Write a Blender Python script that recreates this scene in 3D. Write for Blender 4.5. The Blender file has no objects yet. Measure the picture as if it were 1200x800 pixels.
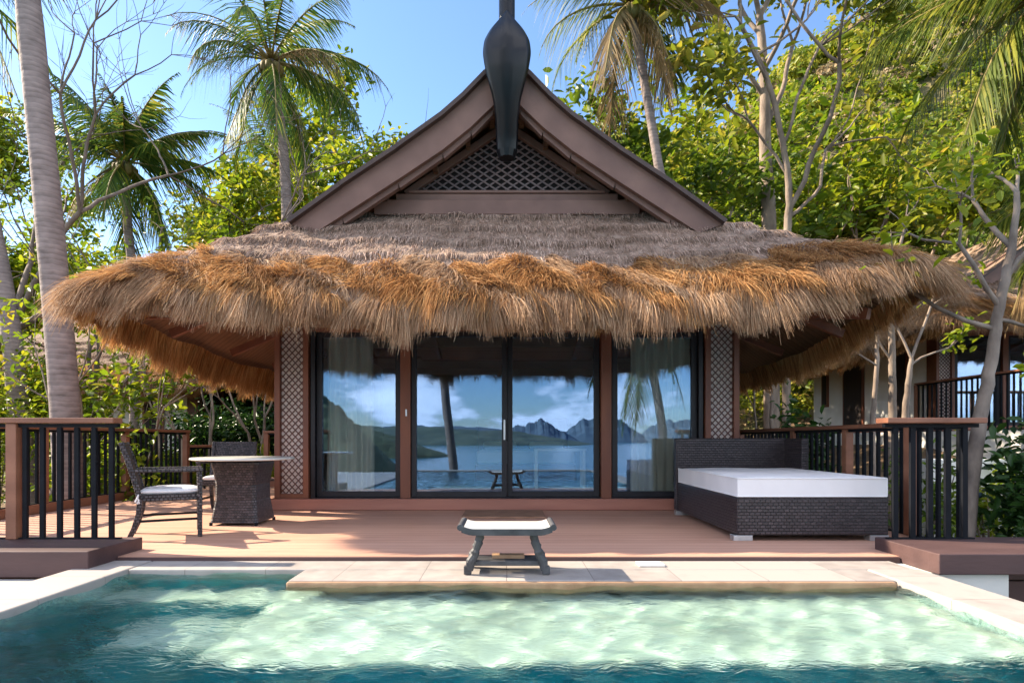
import bpy, math, random
import numpy as np
from mathutils import Vector, Matrix
random.seed(7)
RNG = np.random.default_rng(11)
PI = math.pi
scene = bpy.context.scene
COL = scene.collection

# ------------------------------------------------------------------ helpers
def setp(o, label=None, cat=None, group=None, kind=None):
    if label: o['label'] = label
    if cat: o['category'] = cat
    if group: o['group'] = group
    if kind: o['kind'] = kind
    return o

def empty(name, loc=(0, 0, 0), rz=0.0, label=None, cat=None, group=None):
    o = bpy.data.objects.new(name, None)
    o.empty_display_size = 0.2
    COL.objects.link(o)
    o.location = loc
    o.rotation_euler = (0, 0, rz)
    return setp(o, label, cat, group)

def copy_tree(o, parent=None, loc=None, rz=None, label=None, skip=()):
    c = o.copy()
    COL.objects.link(c)
    if parent is not None:
        c.parent = parent
    if loc is not None: c.location = loc
    if rz is not None: c.rotation_euler = (0, 0, rz)
    if label: c['label'] = label
    for ch in list(o.children):
        if ch.name.split('.')[0] in skip: continue
        copy_tree(ch, c)
    return c

class MB:
    """collects polygons, then links them as ONE mesh object"""
    def __init__(self):
        self.v = []; self.f = []; self.mi = []
    def add(self, vs, fs, mi=0):
        n = len(self.v)
        self.v.extend([tuple(p) for p in vs])
        for f in fs:
            self.f.append([n + i for i in f]); self.mi.append(mi)
        return self
    def box(self, x0, x1, y0, y1, z0, z1, mi=0):
        vs = [(x0,y0,z0),(x1,y0,z0),(x1,y1,z0),(x0,y1,z0),(x0,y0,z1),(x1,y0,z1),(x1,y1,z1),(x0,y1,z1)]
        return self.add(vs, [(0,3,2,1),(4,5,6,7),(0,1,5,4),(1,2,6,5),(2,3,7,6),(3,0,4,7)], mi)
    def bar(self, a, b, w, h, up=(0, 0, 1), mi=0):
        a = Vector(a); b = Vector(b); d = (b - a).normalized(); up = Vector(up)
        s = d.cross(up)
        if s.length < 1e-4: s = d.cross(Vector((0, 1, 0)))
        s.normalize(); t = s.cross(d).normalized()
        s *= w / 2; t *= h / 2
        vs = [a-s-t, a+s-t, a+s+t, a-s+t, b-s-t, b+s-t, b+s+t, b-s+t]
        return self.add(vs, [(0,3,2,1),(4,5,6,7),(0,1,5,4),(1,2,6,5),(2,3,7,6),(3,0,4,7)], mi)
    def prism(self, poly, y0, y1, mi=0):
        """polygon in XZ extruded along Y"""
        n = len(poly)
        vs = [(x, y0, z) for x, z in poly] + [(x, y1, z) for x, z in poly]
        fs = [tuple(range(n)), tuple(range(2*n-1, n-1, -1))]
        for i in range(n):
            j = (i+1) % n
            fs.append((i, i+n, j+n, j))
        return self.add(vs, fs, mi)
    def prism_z(self, poly, z0, z1, mi=0):
        n = len(poly)
        vs = [(x, y, z0) for x, y in poly] + [(x, y, z1) for x, y in poly]
        fs = [tuple(range(n-1, -1, -1)), tuple(range(n, 2*n))]
        for i in range(n):
            j = (i+1) % n
            fs.append((i, j, j+n, i+n))
        return self.add(vs, fs, mi)
    def tube(self, pts, radii, n=8, mi=0, cap=True):
        pts = [Vector(p) for p in pts]
        N = len(pts); base = len(self.v)
        prev = None
        for i, p in enumerate(pts):
            d = (pts[min(i+1, N-1)] - pts[max(i-1, 0)])
            if d.length < 1e-6: d = Vector((0, 0, 1))
            d.normalize()
            if prev is None:
                s = d.cross(Vector((0.3, 1, 0.1)));
                if s.length < 1e-3: s = d.cross(Vector((1, 0, 0)))
            else:
                s = prev - d * prev.dot(d)
                if s.length < 1e-4: s = d.cross(Vector((1, 0, 0)))
            s.normalize(); prev = s; t = d.cross(s)
            r = radii[i] if hasattr(radii, '__len__') else radii
            for k in range(n):
                a = 2*PI*k/n
                q = p + s*(math.cos(a)*r) + t*(math.sin(a)*r)
                self.v.append((q.x, q.y, q.z))
        for i in range(N-1):
            for k in range(n):
                k2 = (k+1) % n
                self.f.append([base+i*n+k, base+i*n+k2, base+(i+1)*n+k2, base+(i+1)*n+k]); self.mi.append(mi)
        if cap:
            self.f.append([base+k for k in range(n-1, -1, -1)]); self.mi.append(mi)
            self.f.append([base+(N-1)*n+k for k in range(n)]); self.mi.append(mi)
        return self
    def build(self, name, mats, parent=None, smooth=False, bevel=0.0, label=None, cat=None, group=None, kind=None):
        me = bpy.data.meshes.new(name)
        me.from_pydata(self.v, [], self.f)
        if not isinstance(mats, (list, tuple)): mats = [mats]
        for m in mats: me.materials.append(m)
        if len(mats) > 1: me.polygons.foreach_set('material_index', self.mi)
        if smooth: me.polygons.foreach_set('use_smooth', [True]*len(me.polygons))
        me.update()
        o = bpy.data.objects.new(name, me)
        COL.objects.link(o)
        if parent is not None: o.parent = parent
        if bevel:
            b = o.modifiers.new('bevel', 'BEVEL'); b.width = bevel; b.segments = 2; b.limit_method = 'ANGLE'
            b.angle_limit = math.radians(35)
        return setp(o, label, cat, group, kind)

def np_mesh(name, verts, quads, mats, parent=None, smooth=False, matidx=None, label=None, cat=None, group=None, kind=None):
    verts = np.asarray(verts, dtype=np.float32).reshape(-1, 3)
    quads = np.asarray(quads, dtype=np.int32).reshape(-1, 4)
    me = bpy.data.meshes.new(name)
    me.vertices.add(len(verts)); me.vertices.foreach_set('co', verts.ravel())
    me.loops.add(quads.size); me.loops.foreach_set('vertex_index', quads.ravel())
    me.polygons.add(len(quads))
    me.polygons.foreach_set('loop_start', np.arange(0, quads.size, 4, dtype=np.int32))
    me.polygons.foreach_set('loop_total', np.full(len(quads), 4, dtype=np.int32))
    if not isinstance(mats, (list, tuple)): mats = [mats]
    for m in mats: me.materials.append(m)
    if matidx is not None: me.polygons.foreach_set('material_index', np.asarray(matidx, dtype=np.int32))
    if smooth: me.polygons.foreach_set('use_smooth', np.ones(len(quads), dtype=bool))
    me.update(calc_edges=True)
    o = bpy.data.objects.new(name, me)
    COL.objects.link(o)
    if parent is not None: o.parent = parent
    return setp(o, label, cat, group, kind)

def unit(a):
    return a / np.maximum(np.linalg.norm(a, axis=-1, keepdims=True), 1e-9)

def ribbons(roots, d0, L, droop, w, k=3, tip=0.25, rng=RNG, flat=None):
    """N ribbons of k segments; returns verts, quads"""
    N = len(roots)
    L = np.broadcast_to(L, (N,)); droop = np.broadcast_to(droop, (N,)); w = np.broadcast_to(w, (N,))
    d0 = unit(d0)
    side = unit(np.cross(d0, unit(rng.normal(size=(N, 3))))) if flat is None else unit(flat)
    V = np.zeros((N, k+1, 2, 3))
    for j in range(k+1):
        t = j / k
        p = roots + d0*(L*t)[:, None]
        p[:, 2] -= L*droop*t*t
        ww = (w*0.5*(1-(1-tip)*t))[:, None]
        V[:, j, 0] = p - side*ww
        V[:, j, 1] = p + side*ww
    base = (np.arange(N)*(k+1)*2)[:, None]
    Q = []
    for j in range(k):
        Q.append(base + np.array([[2*j, 2*j+1, 2*j+3, 2*j+2]]))
    Q = np.stack(Q, 1).reshape(-1, 4)
    return V.reshape(-1, 3), Q

def leaf_quads(c, nrm, axis, ln, wd, fold=0.15):
    """rhombus leaf, slightly folded"""
    N = len(c)
    nrm = unit(nrm); a = unit(axis - nrm*np.sum(axis*nrm, 1, keepdims=True)); b = np.cross(nrm, a)
    ln = np.broadcast_to(ln, (N,))[:, None]; wd = np.broadcast_to(wd, (N,))[:, None]
    V = np.zeros((N, 6, 3))
    up = nrm*wd*fold
    V[:, 0] = c - a*ln*0.5
    V[:, 1] = c - a*ln*0.16 + b*wd*0.46 + up
    V[:, 2] = c + a*ln*0.24 + b*wd*0.38 + up - nrm*ln*0.03
    V[:, 3] = c + a*ln*0.5 - nrm*ln*0.12
    V[:, 4] = c + a*ln*0.24 - b*wd*0.38 + up - nrm*ln*0.03
    V[:, 5] = c - a*ln*0.16 - b*wd*0.46 + up
    i = (np.arange(N)*6)[:, None]
    Q = np.concatenate([i+np.array([[0, 1, 2, 3]]), i+np.array([[0, 3, 4, 5]])])
    return V.reshape(-1, 3), Q

def cat_meshes(parts):
    vs = []; qs = []; n = 0
    for v, q in parts:
        v = np.asarray(v).reshape(-1, 3); vs.append(v); qs.append(np.asarray(q) + n); n += len(v)
    return np.concatenate(vs), np.concatenate(qs)

# ------------------------------------------------------------------ materials
class NT:
    def __init__(self, m):
        self.t = m.node_tree; self.n = self.t.nodes; self.l = self.t.links
    def new(self, ty, **kw):
        x = self.n.new(ty)
        for k, v in kw.items():
            if k in x.bl_rna.properties.keys(): setattr(x, k, v)
            else: x.inputs[k].default_value = v
        return x
    def link(self, a, b): self.l.new(a, b)

def base_mat(name):
    m = bpy.data.materials.new(name); m.use_nodes = True
    nt = NT(m); nt.n.clear()
    out = nt.new('ShaderNodeOutputMaterial')
    return m, nt, out

def ramp(nt, fac, stops, interp='LINEAR'):
    r = nt.new('ShaderNodeValToRGB'); r.color_ramp.interpolation = interp
    e = r.color_ramp.elements
    while len(e) < len(stops): e.new(0.5)
    for i, (p, c) in enumerate(stops):
        e[i].position = p; e[i].color = (*c, 1) if len(c) == 3 else c
    nt.link(fac, r.inputs[0])
    return r

def coords(nt, scale=(1, 1, 1), kind='Object'):
    tc = nt.new('ShaderNodeTexCoord'); mp = nt.new('ShaderNodeMapping')
    mp.inputs['Scale'].default_value = scale
    nt.link(tc.outputs[kind], mp.inputs[0])
    return mp.outputs[0]

def surf(name, c1, c2, scale=3.0, rough=0.6, bump=0.2, bscale=None, stretch=(1, 1, 1), spec=0.4, metal=0.0, dist=0.01, coat=0.0, c3=None, rvar=0.12):
    m, nt, out = base_mat(name)
    b = nt.new('ShaderNodeBsdfPrincipled')
    co = coords(nt, stretch)
    nz = nt.new('ShaderNodeTexNoise'); nz.inputs['Scale'].default_value = scale; nz.inputs['Detail'].default_value = 6
    nt.link(co, nz.inputs['Vector'])
    stops = [(0.3, c1), (0.7, c2)] if c3 is None else [(0.25, c1), (0.5, c2), (0.75, c3)]
    r = ramp(nt, nz.outputs[0], stops)
    nt.link(r.outputs[0], b.inputs['Base Color'])
    mr = nt.new('ShaderNodeMapRange'); mr.inputs[3].default_value = max(0, rough-rvar); mr.inputs[4].default_value = min(1, rough+rvar)
    nt.link(nz.outputs[0], mr.inputs[0]); nt.link(mr.outputs[0], b.inputs['Roughness'])
    b.inputs['Specular IOR Level'].default_value = spec; b.inputs['Metallic'].default_value = metal
    b.inputs['Coat Weight'].default_value = coat
    if bump:
        n2 = nt.new('ShaderNodeTexNoise'); n2.inputs['Scale'].default_value = bscale or scale*8; n2.inputs['Detail'].default_value = 4
        nt.link(co, n2.inputs['Vector'])
        bp = nt.new('ShaderNodeBump'); bp.inputs['Strength'].default_value = bump; bp.inputs['Distance'].default_value = dist
        nt.link(n2.outputs[0], bp.inputs['Height']); nt.link(bp.outputs[0], b.inputs['Normal'])
    nt.link(b.outputs[0], out.inputs[0])
    return m

def leafy(name, stops, trans=0.45, rough=0.5, noise=0.35, nscale=0.7, gloss=0.3):
    """leaves / straw: colour varies blade by blade and clump by clump"""
    m, nt, out = base_mat(name)
    g = nt.new('ShaderNodeNewGeometry')
    co = coords(nt, (nscale,)*3)
    nz = nt.new('ShaderNodeTexNoise'); nz.inputs['Scale'].default_value = 1.0; nz.inputs['Detail'].default_value = 3
    nt.link(co, nz.inputs['Vector'])
    mx = nt.new('ShaderNodeMath', operation='MULTIPLY_ADD')
    nt.link(g.outputs['Random Per Island'], mx.inputs[0]); mx.inputs[1].default_value = 1-noise
    m2 = nt.new('ShaderNodeMapRange'); m2.inputs[1].default_value = 0.3; m2.inputs[2].default_value = 0.7; m2.inputs[4].default_value = noise
    nt.link(nz.outputs[0], m2.inputs[0]); nt.link(m2.outputs[0], mx.inputs[2])
    r = ramp(nt, mx.outputs[0], stops)
    b = nt.new('ShaderNodeBsdfPrincipled'); b.inputs['Roughness'].default_value = rough
    b.inputs['Specular IOR Level'].default_value = gloss
    nt.link(r.outputs[0], b.inputs['Base Color'])
    if trans > 0:
        t = nt.new('ShaderNodeBsdfTranslucent'); nt.link(r.outputs[0], t.inputs[0])
        ms = nt.new('ShaderNodeMixShader'); ms.inputs[0].default_value = trans
        nt.link(b.outputs[0], ms.inputs[1]); nt.link(t.outputs[0], ms.inputs[2])
        nt.link(ms.outputs[0], out.inputs[0])
    else:
        nt.link(b.outputs[0], out.inputs[0])
    return m

def planks(name, c1, c2, gap, width, axis='y', rough=0.55, grain=(0.6, 14, 14), gapw=0.06, boardlen=None, spec=0.4):
    """boards: gap lines every `width` along an axis, tone per board, grain"""
    m, nt, out = base_mat(name)
    b = nt.new('ShaderNodeBsdfPrincipled'); b.inputs['Roughness'].default_value = rough; b.inputs['Specular IOR Level'].default_value = spec
    tc = nt.new('ShaderNodeTexCoord'); sp = nt.new('ShaderNodeSeparateXYZ'); nt.link(tc.outputs['Object'], sp.inputs[0])
    d = nt.new('ShaderNodeMath', operation='DIVIDE'); nt.link(sp.outputs['XYZ'.index(axis.upper())], d.inputs[0]); d.inputs[1].default_value = width
    fl = nt.new('ShaderNodeMath', operation='FLOOR'); nt.link(d.outputs[0], fl.inputs[0])
    fr = nt.new('ShaderNodeMath', operation='FRACT'); nt.link(d.outputs[0], fr.inputs[0])
    pp = nt.new('ShaderNodeMath', operation='PINGPONG'); pp.inputs[1].default_value = 0.5; nt.link(fr.outputs[0], pp.inputs[0])
    gm = nt.new('ShaderNodeMapRange'); gm.inputs[1].default_value = gapw*0.4; gm.inputs[2].default_value = gapw; nt.link(pp.outputs[0], gm.inputs[0])
    wn = nt.new('ShaderNodeTexWhiteNoise', noise_dimensions='1D'); nt.link(fl.outputs[0], wn.inputs['W'])
    mp = nt.new('ShaderNodeMapping'); mp.inputs['Scale'].default_value = grain; nt.link(tc.outputs['Object'], mp.inputs[0])
    nz = nt.new('ShaderNodeTexNoise'); nz.inputs['Scale'].default_value = 2.5; nz.inputs['Detail'].default_value = 7; nt.link(mp.outputs[0], nz.inputs['Vector'])
    n3 = nt.new('ShaderNodeTexNoise'); n3.inputs['Scale'].default_value = 0.9; n3.inputs['Detail'].default_value = 5; nt.link(tc.outputs['Object'], n3.inputs['Vector'])
    a1 = nt.new('ShaderNodeMath', operation='MULTIPLY_ADD'); nt.link(wn.outputs['Value'], a1.inputs[0]); a1.inputs[1].default_value = 0.35; nt.link(nz.outputs[0], a1.inputs[2])
    a2 = nt.new('ShaderNodeMath', operation='MULTIPLY_ADD'); nt.link(n3.outputs[0], a2.inputs[0]); a2.inputs[1].default_value = 0.6; nt.link(a1.outputs[0], a2.inputs[2])
    r = ramp(nt, a2.outputs[0], [(0.55, c1), (1.25 if False else 1.0, c2)])
    mx = nt.new('ShaderNodeMix', data_type='RGBA'); nt.link(gm.outputs[0], mx.inputs[0]); mx.inputs[6].default_value = (*gap, 1); nt.link(r.outputs[0], mx.inputs[7])
    nt.link(mx.outputs[2], b.inputs['Base Color'])
    bp = nt.new('ShaderNodeBump'); bp.inputs['Strength'].default_value = 0.6; bp.inputs['Distance'].default_value = 0.004
    ad = nt.new('ShaderNodeMath', operation='MULTIPLY_ADD'); nt.link(nz.outputs[0], ad.inputs[0]); ad.inputs[1].default_value = 0.3; nt.link(gm.outputs[0], ad.inputs[2])
    nt.link(ad.outputs[0], bp.inputs['Height']); nt.link(bp.outputs[0], b.inputs['Normal'])
    nt.link(b.outputs[0], out.inputs[0])
    return m

def weave(name, c1, c2, bw=0.03, rh=0.014):
    m, nt, out = base_mat(name)
    b = nt.new('ShaderNodeBsdfPrincipled'); b.inputs['Roughness'].default_value = 0.38; b.inputs['Specular IOR Level'].default_value = 0.5
    tc = nt.new('ShaderNodeTexCoord'); sp = nt.new('ShaderNodeSeparateXYZ'); nt.link(tc.outputs['Object'], sp.inputs[0])
    ad = nt.new('ShaderNodeMath', operation='ADD'); nt.link(sp.outputs[0], ad.inputs[0]); nt.link(sp.outputs[1], ad.inputs[1])
    cb = nt.new('ShaderNodeCombineXYZ'); nt.link(ad.outputs[0], cb.inputs[0]); nt.link(sp.outputs[2], cb.inputs[1])
    br = nt.new('ShaderNodeTexBrick'); nt.link(cb.outputs[0], br.inputs['Vector'])
    br.inputs['Scale'].default_value = 1; br.inputs['Brick Width'].default_value = bw; br.inputs['Row Height'].default_value = rh
    br.inputs['Mortar Size'].default_value = rh*0.16; br.inputs['Mortar Smooth'].default_value = 1.0
    br.inputs['Color1'].default_value = (*c1, 1); br.inputs['Color2'].default_value = (*c2, 1); br.inputs['Mortar'].default_value = (0.006, 0.005, 0.005, 1)
    nt.link(br.outputs['Color'], b.inputs['Base Color'])
    bp = nt.new('ShaderNodeBump', invert=True); bp.inputs['Strength'].default_value = 1.0; bp.inputs['Distance'].default_value = 0.008
    nt.link(br.outputs['Fac'], bp.inputs['Height']); nt.link(bp.outputs[0], b.inputs['Normal'])
    nt.link(b.outputs[0], out.inputs[0])
    return m

M = {}
M['wood'] = surf('reddish_wood', (0.11, 0.034, 0.018), (0.20, 0.070, 0.036), 4, 0.5, 0.15, stretch=(1, 1, 0.25))
M['rail_wood'] = surf('rail_wood', (0.16, 0.060, 0.032), (0.27, 0.115, 0.065), 4, 0.5, 0.15, stretch=(0.4, 0.4, 1))
M['barge'] = surf('painted_brown_board', (0.130, 0.066, 0.048), (0.205, 0.112, 0.084), 2.5, 0.55, 0.12, stretch=(1, 1, 1))
M['barge_dark'] = surf('dark_brown_trim', (0.045, 0.026, 0.022), (0.07, 0.042, 0.035), 4, 0.6, 0.1)
M['soffit'] = planks('soffit_boards', (0.10, 0.05, 0.03), (0.17, 0.09, 0.05), (0.02, 0.01, 0.006), 0.12, 'y')
M['black_metal'] = surf('black_metal', (0.005, 0.006, 0.008), (0.010, 0.011, 0.015), 6, 0.55, 0.05, spec=0.1)
M['frame'] = surf('dark_aluminium', (0.012, 0.011, 0.014), (0.02, 0.019, 0.024), 6, 0.45, 0.0, spec=0.3)
M['black_wood'] = surf('black_painted_wood', (0.003, 0.003, 0.004), (0.007, 0.007, 0.009), 5, 0.34, 0.1, stretch=(1, 1, 0.2), spec=0.28, rvar=0.06)
M['lattice'] = surf('lattice_wood', (0.085, 0.030, 0.020), (0.13, 0.048, 0.034), 6, 0.55, 0.1)
M['lattice_back'] = surf('pale_panel', (0.80, 0.70, 0.65), (0.86, 0.77, 0.72), 3, 0.7, 0.05)
M['gable_lattice'] = surf('gable_lattice_wood', (0.15, 0.10, 0.095), (0.21, 0.145, 0.135), 6, 0.6, 0.1)
M['dark_panel'] = surf('dark_panel', (0.02, 0.013, 0.012), (0.03, 0.02, 0.018), 6, 0.8, 0.1)
M['plaster'] = surf('white_plaster', (0.62, 0.60, 0.55), (0.74, 0.72, 0.67), 1.6, 0.85, 0.25, 40, dist=0.004)
M['int_wall'] = surf('interior_wall', (0.34, 0.29, 0.22), (0.42, 0.36, 0.28), 1.6, 0.85, 0.1, 40, dist=0.004)
M['int_floor'] = planks('interior_floor', (0.07, 0.035, 0.02), (0.12, 0.06, 0.03), (0.02, 0.01, 0.005), 0.12, 'x', 0.35)
M['deck'] = planks('deck_boards', (0.42, 0.22, 0.15), (0.55, 0.31, 0.22), (0.24, 0.12, 0.085), 0.145, 'y', 0.62, (0.7, 12, 12), 0.035, spec=0.3)
M['deck_side'] = surf('deck_kerb_boards', (0.055, 0.030, 0.030), (0.092, 0.050, 0.046), 2.5, 0.6, 0.2, stretch=(0.5, 2, 2))
M['plinth'] = surf('plinth_boards', (0.30, 0.12, 0.085), (0.38, 0.165, 0.115), 3, 0.6, 0.15, stretch=(0.4, 3, 3))
M['coping'] = surf('coping_stone', (0.34, 0.29, 0.24), (0.46, 0.40, 0.34), 2.2, 0.62, 0.3, 60, dist=0.003, c3=(0.40, 0.33, 0.26))
M['coping_front'] = planks('front_coping_slabs', (0.25, 0.22, 0.20), (0.36, 0.32, 0.29), (0.18, 0.155, 0.14), 0.61, 'x', 0.62, (3, 3, 3), 0.0055)
M['coping_side'] = planks('side_coping_slabs', (0.25, 0.22, 0.20), (0.36, 0.32, 0.29), (0.18, 0.155, 0.14), 0.61, 'y', 0.62, (3, 3, 3), 0.0055)
M['coping_edge'] = surf('coping_edge_stone', (0.27, 0.155, 0.085), (0.38, 0.24, 0.14), 9, 0.6, 0.5, 50, dist=0.006)
M['terrace'] = surf('terrace_concrete', (0.27, 0.26, 0.255), (0.34, 0.33, 0.32), 1.2, 0.8, 0.25, 70, dist=0.002)
M['white_fabric'] = surf('white_fabric', (0.68, 0.66, 0.67), (0.76, 0.74, 0.75), 3, 0.9, 0.4, 220, dist=0.002)
M['stool_top'] = surf('stool_top_wood', (0.62, 0.58, 0.52), (0.72, 0.68, 0.62), 5, 0.55, 0.2, stretch=(0.5, 3, 3))
M['stool'] = surf('weathered_dark_wood', (0.030, 0.030, 0.033), (0.085, 0.085, 0.09), 9, 0.6, 0.5, 30, stretch=(1, 1, 1), dist=0.004)
M['mat'] = surf('coir_mat', (0.24, 0.13, 0.08), (0.34, 0.19, 0.125), 6, 0.95, 0.8, 250, dist=0.006)
M['glass_top'] = surf('pale_table_top', (0.55, 0.55, 0.52), (0.65, 0.65, 0.62), 4, 0.25, 0.0, spec=0.6)
M['steel'] = surf('brushed_steel', (0.42, 0.42, 0.43), (0.55, 0.55, 0.55), 9, 0.35, 0.05, metal=0.8)
M['wicker'] = weave('dark_wicker', (0.022, 0.015, 0.018), (0.050, 0.036, 0.040), 0.050, 0.030)
M['wicker_grey'] = weave('grey_wicker', (0.022, 0.017, 0.020), (0.080, 0.064, 0.068), 0.036, 0.028)
M['bark_pale'] = surf('pale_bark', (0.13, 0.095, 0.075), (0.31, 0.24, 0.185), 5, 0.85, 0.8, 22, stretch=(1, 1, 0.5), dist=0.015)
M['sunlit_tone_wood'] = surf('rail_wood_sunlit_tone', (0.34, 0.13, 0.05), (0.48, 0.20, 0.08), 4, 0.5, 0.1)  # brighter copy of the rail wood, orange sunlight put into its colour
M['bark_mid'] = surf('grey_bark', (0.11, 0.085, 0.07), (0.27, 0.215, 0.175), 6, 0.85, 0.8, 22, stretch=(1, 1, 0.5), dist=0.015)
M['bark_dark'] = surf('dark_bark', (0.10, 0.075, 0.06), (0.20, 0.15, 0.12), 5, 0.9, 0.8, 18, stretch=(1, 1, 0.5), dist=0.015)

def palm_bark(name, c1, c2):
    m, nt, out = base_mat(name)
    b = nt.new('ShaderNodeBsdfPrincipled'); b.inputs['Roughness'].default_value = 0.85
    tc = nt.new('ShaderNodeTexCoord')
    nz = nt.new('ShaderNodeTexNoise'); nz.inputs['Scale'].default_value = 5; nz.inputs['Detail'].default_value = 8
    mp = nt.new('ShaderNodeMapping'); mp.inputs['Scale'].default_value = (1, 1, 2.2); nt.link(tc.outputs['Object'], mp.inputs[0]); nt.link(mp.outputs[0], nz.inputs['Vector'])
    w = nt.new('ShaderNodeTexWave', wave_type='BANDS', bands_direction='Z', wave_profile='SAW'); w.inputs['Scale'].default_value = 4.2
    w.inputs['Distortion'].default_value = 2.2; w.inputs['Detail'].default_value = 3; w.inputs['Detail Scale'].default_value = 1.5
    nt.link(tc.outputs['Object'], w.inputs['Vector'])
    a = nt.new('ShaderNodeMath', operation='MULTIPLY_ADD'); nt.link(w.outputs['Fac'], a.inputs[0]); a.inputs[1].default_value = 0.24; nt.link(nz.outputs[0], a.inputs[2])
    r = ramp(nt, a.outputs[0], [(0.3, c1), (0.95, c2)])
    nt.link(r.outputs[0], b.inputs['Base Color'])
    bp = nt.new('ShaderNodeBump'); bp.inputs['Strength'].default_value = 0.8; bp.inputs['Distance'].default_value = 0.02
    nt.link(a.outputs[0], bp.inputs['Height']); nt.link(bp.outputs[0], b.inputs['Normal'])
    nt.link(b.outputs[0], out.inputs[0])
    return m
M['palm_bark'] = palm_bark('palm_bark', (0.12, 0.09, 0.08), (0.34, 0.265, 0.24))

M['straw_tan'] = leafy('straw_tan', [(0.0, (0.22, 0.115, 0.06)), (0.45, (0.40, 0.248, 0.145)), (0.8, (0.56, 0.385, 0.245)), (1.0, (0.72, 0.57, 0.42))], 0.3, 0.6, 0.4, 1.6, 0.12)
M['straw_orange'] = leafy('straw_orange', [(0.0, (0.17, 0.065, 0.02)), (0.4, (0.42, 0.21, 0.08)), (0.75, (0.60, 0.35, 0.15)), (1.0, (0.74, 0.51, 0.27))], 0.4, 0.6, 0.4, 1.5, 0.12)
M['straw_grey'] = leafy('straw_grey', [(0.0, (0.20, 0.13, 0.095)), (0.5, (0.42, 0.29, 0.22)), (1.0, (0.64, 0.48, 0.39))], 0.05, 0.8, 0.6, 1.3, 0.12)
M['thatch_core'] = surf('thatch_core', (0.15, 0.09, 0.055), (0.34, 0.24, 0.18), 5, 0.9, 0.9, 60, stretch=(1.4, 1, 1), dist=0.03)
M['leaf_bright'] = leafy('leaf_bright', [(0.0, (0.045, 0.095, 0.006)), (0.4, (0.15, 0.22, 0.010)), (0.8, (0.31, 0.32, 0.016)), (1.0, (0.52, 0.32, 0.04))], 0.56, 0.42, 0.35, 0.8)
M['leaf_mid'] = leafy('leaf_mid', [(0.0, (0.030, 0.070, 0.007)), (0.5, (0.11, 0.175, 0.012)), (0.9, (0.20, 0.25, 0.018)), (1.0, (0.36, 0.22, 0.04))], 0.42, 0.4, 0.35, 0.8)
M['leaf_olive'] = leafy('leaf_olive', [(0.0, (0.07, 0.090, 0.008)), (0.45, (0.19, 0.23, 0.018)), (0.8, (0.38, 0.34, 0.035)), (1.0, (0.60, 0.38, 0.11))], 0.45, 0.45, 0.4, 0.6)
M['leaf_dark'] = leafy('leaf_dark', [(0.0, (0.010, 0.034, 0.008)), (0.6, (0.03, 0.078, 0.013)), (1.0, (0.07, 0.13, 0.02))], 0.3, 0.35, 0.3, 0.8)
M['palm_leaf'] = leafy('palm_leaf', [(0.0, (0.025, 0.065, 0.015)), (0.6, (0.085, 0.155, 0.022)), (0.88, (0.27, 0.27, 0.035)), (1.0, (0.45, 0.31, 0.08))], 0.45, 0.5, 0.3, 0.8, 0.25)
M['palm_sun'] = leafy('palm_leaf_sunlit_tone', [(0.0, (0.05, 0.09, 0.012)), (0.5, (0.14, 0.19, 0.02)), (0.85, (0.34, 0.33, 0.04)), (1.0, (0.52, 0.38, 0.10))], 0.5, 0.5, 0.3, 0.8, 0.25)  # lit copy of the palm leaf: yellow sunlight is in the colour
M['palm_dry'] = leafy('palm_dry', [(0.0, (0.14, 0.085, 0.04)), (1.0, (0.46, 0.32, 0.16))], 0.3, 0.7, 0.3, 0.8)
M['dry_brush'] = leafy('dry_brush', [(0.0, (0.16, 0.11, 0.05)), (0.5, (0.34, 0.25, 0.13)), (1.0, (0.52, 0.40, 0.27))], 0.35, 0.7, 0.4, 0.5)
M['ground'] = surf('leaf_litter_ground', (0.06, 0.04, 0.022), (0.20, 0.13, 0.075), 3, 0.95, 0.9, 30, dist=0.04, c3=(0.12, 0.075, 0.04))
M['hill'] = surf('hill_soil', (0.05, 0.06, 0.02), (0.16, 0.13, 0.06), 0.4, 0.95, 0.9, 6, dist=0.3, c3=(0.07, 0.085, 0.025))
# ------------------------------------------------------------------ the villa
HX0, HX1, YF0, YF1, YB0, YB1 = 4.62, 2.62, 6.02, 7.80, 16.0, 14.3

def ring(u, t):
    """u in [0,8): side and corner position, t 0 (eave) .. 1 (top) -> x, y, nx, ny, corner factor"""
    u = np.asarray(u, float) % 8; t = np.broadcast_to(np.asarray(t, float), u.shape)
    hx = HX0 + (HX1-HX0)*t; yf = YF0 + (YF1-YF0)*t; yb = YB0 + (YB1-YB0)*t
    cy = (yf+yb)/2; hy = (yb-yf)/2; r = 0.50*(1-t) + 0.03
    s = np.floor(u).astype(int); f = u - s
    x = np.zeros_like(u); y = np.zeros_like(u); nx = np.zeros_like(u); ny = np.zeros_like(u); c = np.zeros_like(u)
    v = 2*f - 1
    for side, (tx, ty, ox, oy) in {0: (1, 0, 0, -1), 2: (0, 1, 1, 0), 4: (-1, 0, 0, 1), 6: (0, -1, -1, 0)}.items():
        m = s == side
        x[m] = (tx*v*(hx-r) + ox*hx)[m]; y[m] = (cy + ty*v*(hy-r) + oy*hy)[m]
        nx[m] = ox; ny[m] = oy; c[m] = (np.abs(v)**3)[m]
    for k, (sx, sy, a0) in {1: (1, -1, -PI/2), 3: (1, 1, 0), 5: (-1, 1, PI/2), 7: (-1, -1, PI)}.items():
        m = s == k
        a = a0 + f*PI/2
        x[m] = (sx*(hx-r) + r*np.cos(a))[m]; y[m] = (cy + sy*(hy-r) + r*np.sin(a))[m]
        nx[m] = np.cos(a)[m]; ny[m] = np.sin(a)[m]; c[m] = 1
    return x, y, nx, ny, c

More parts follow.
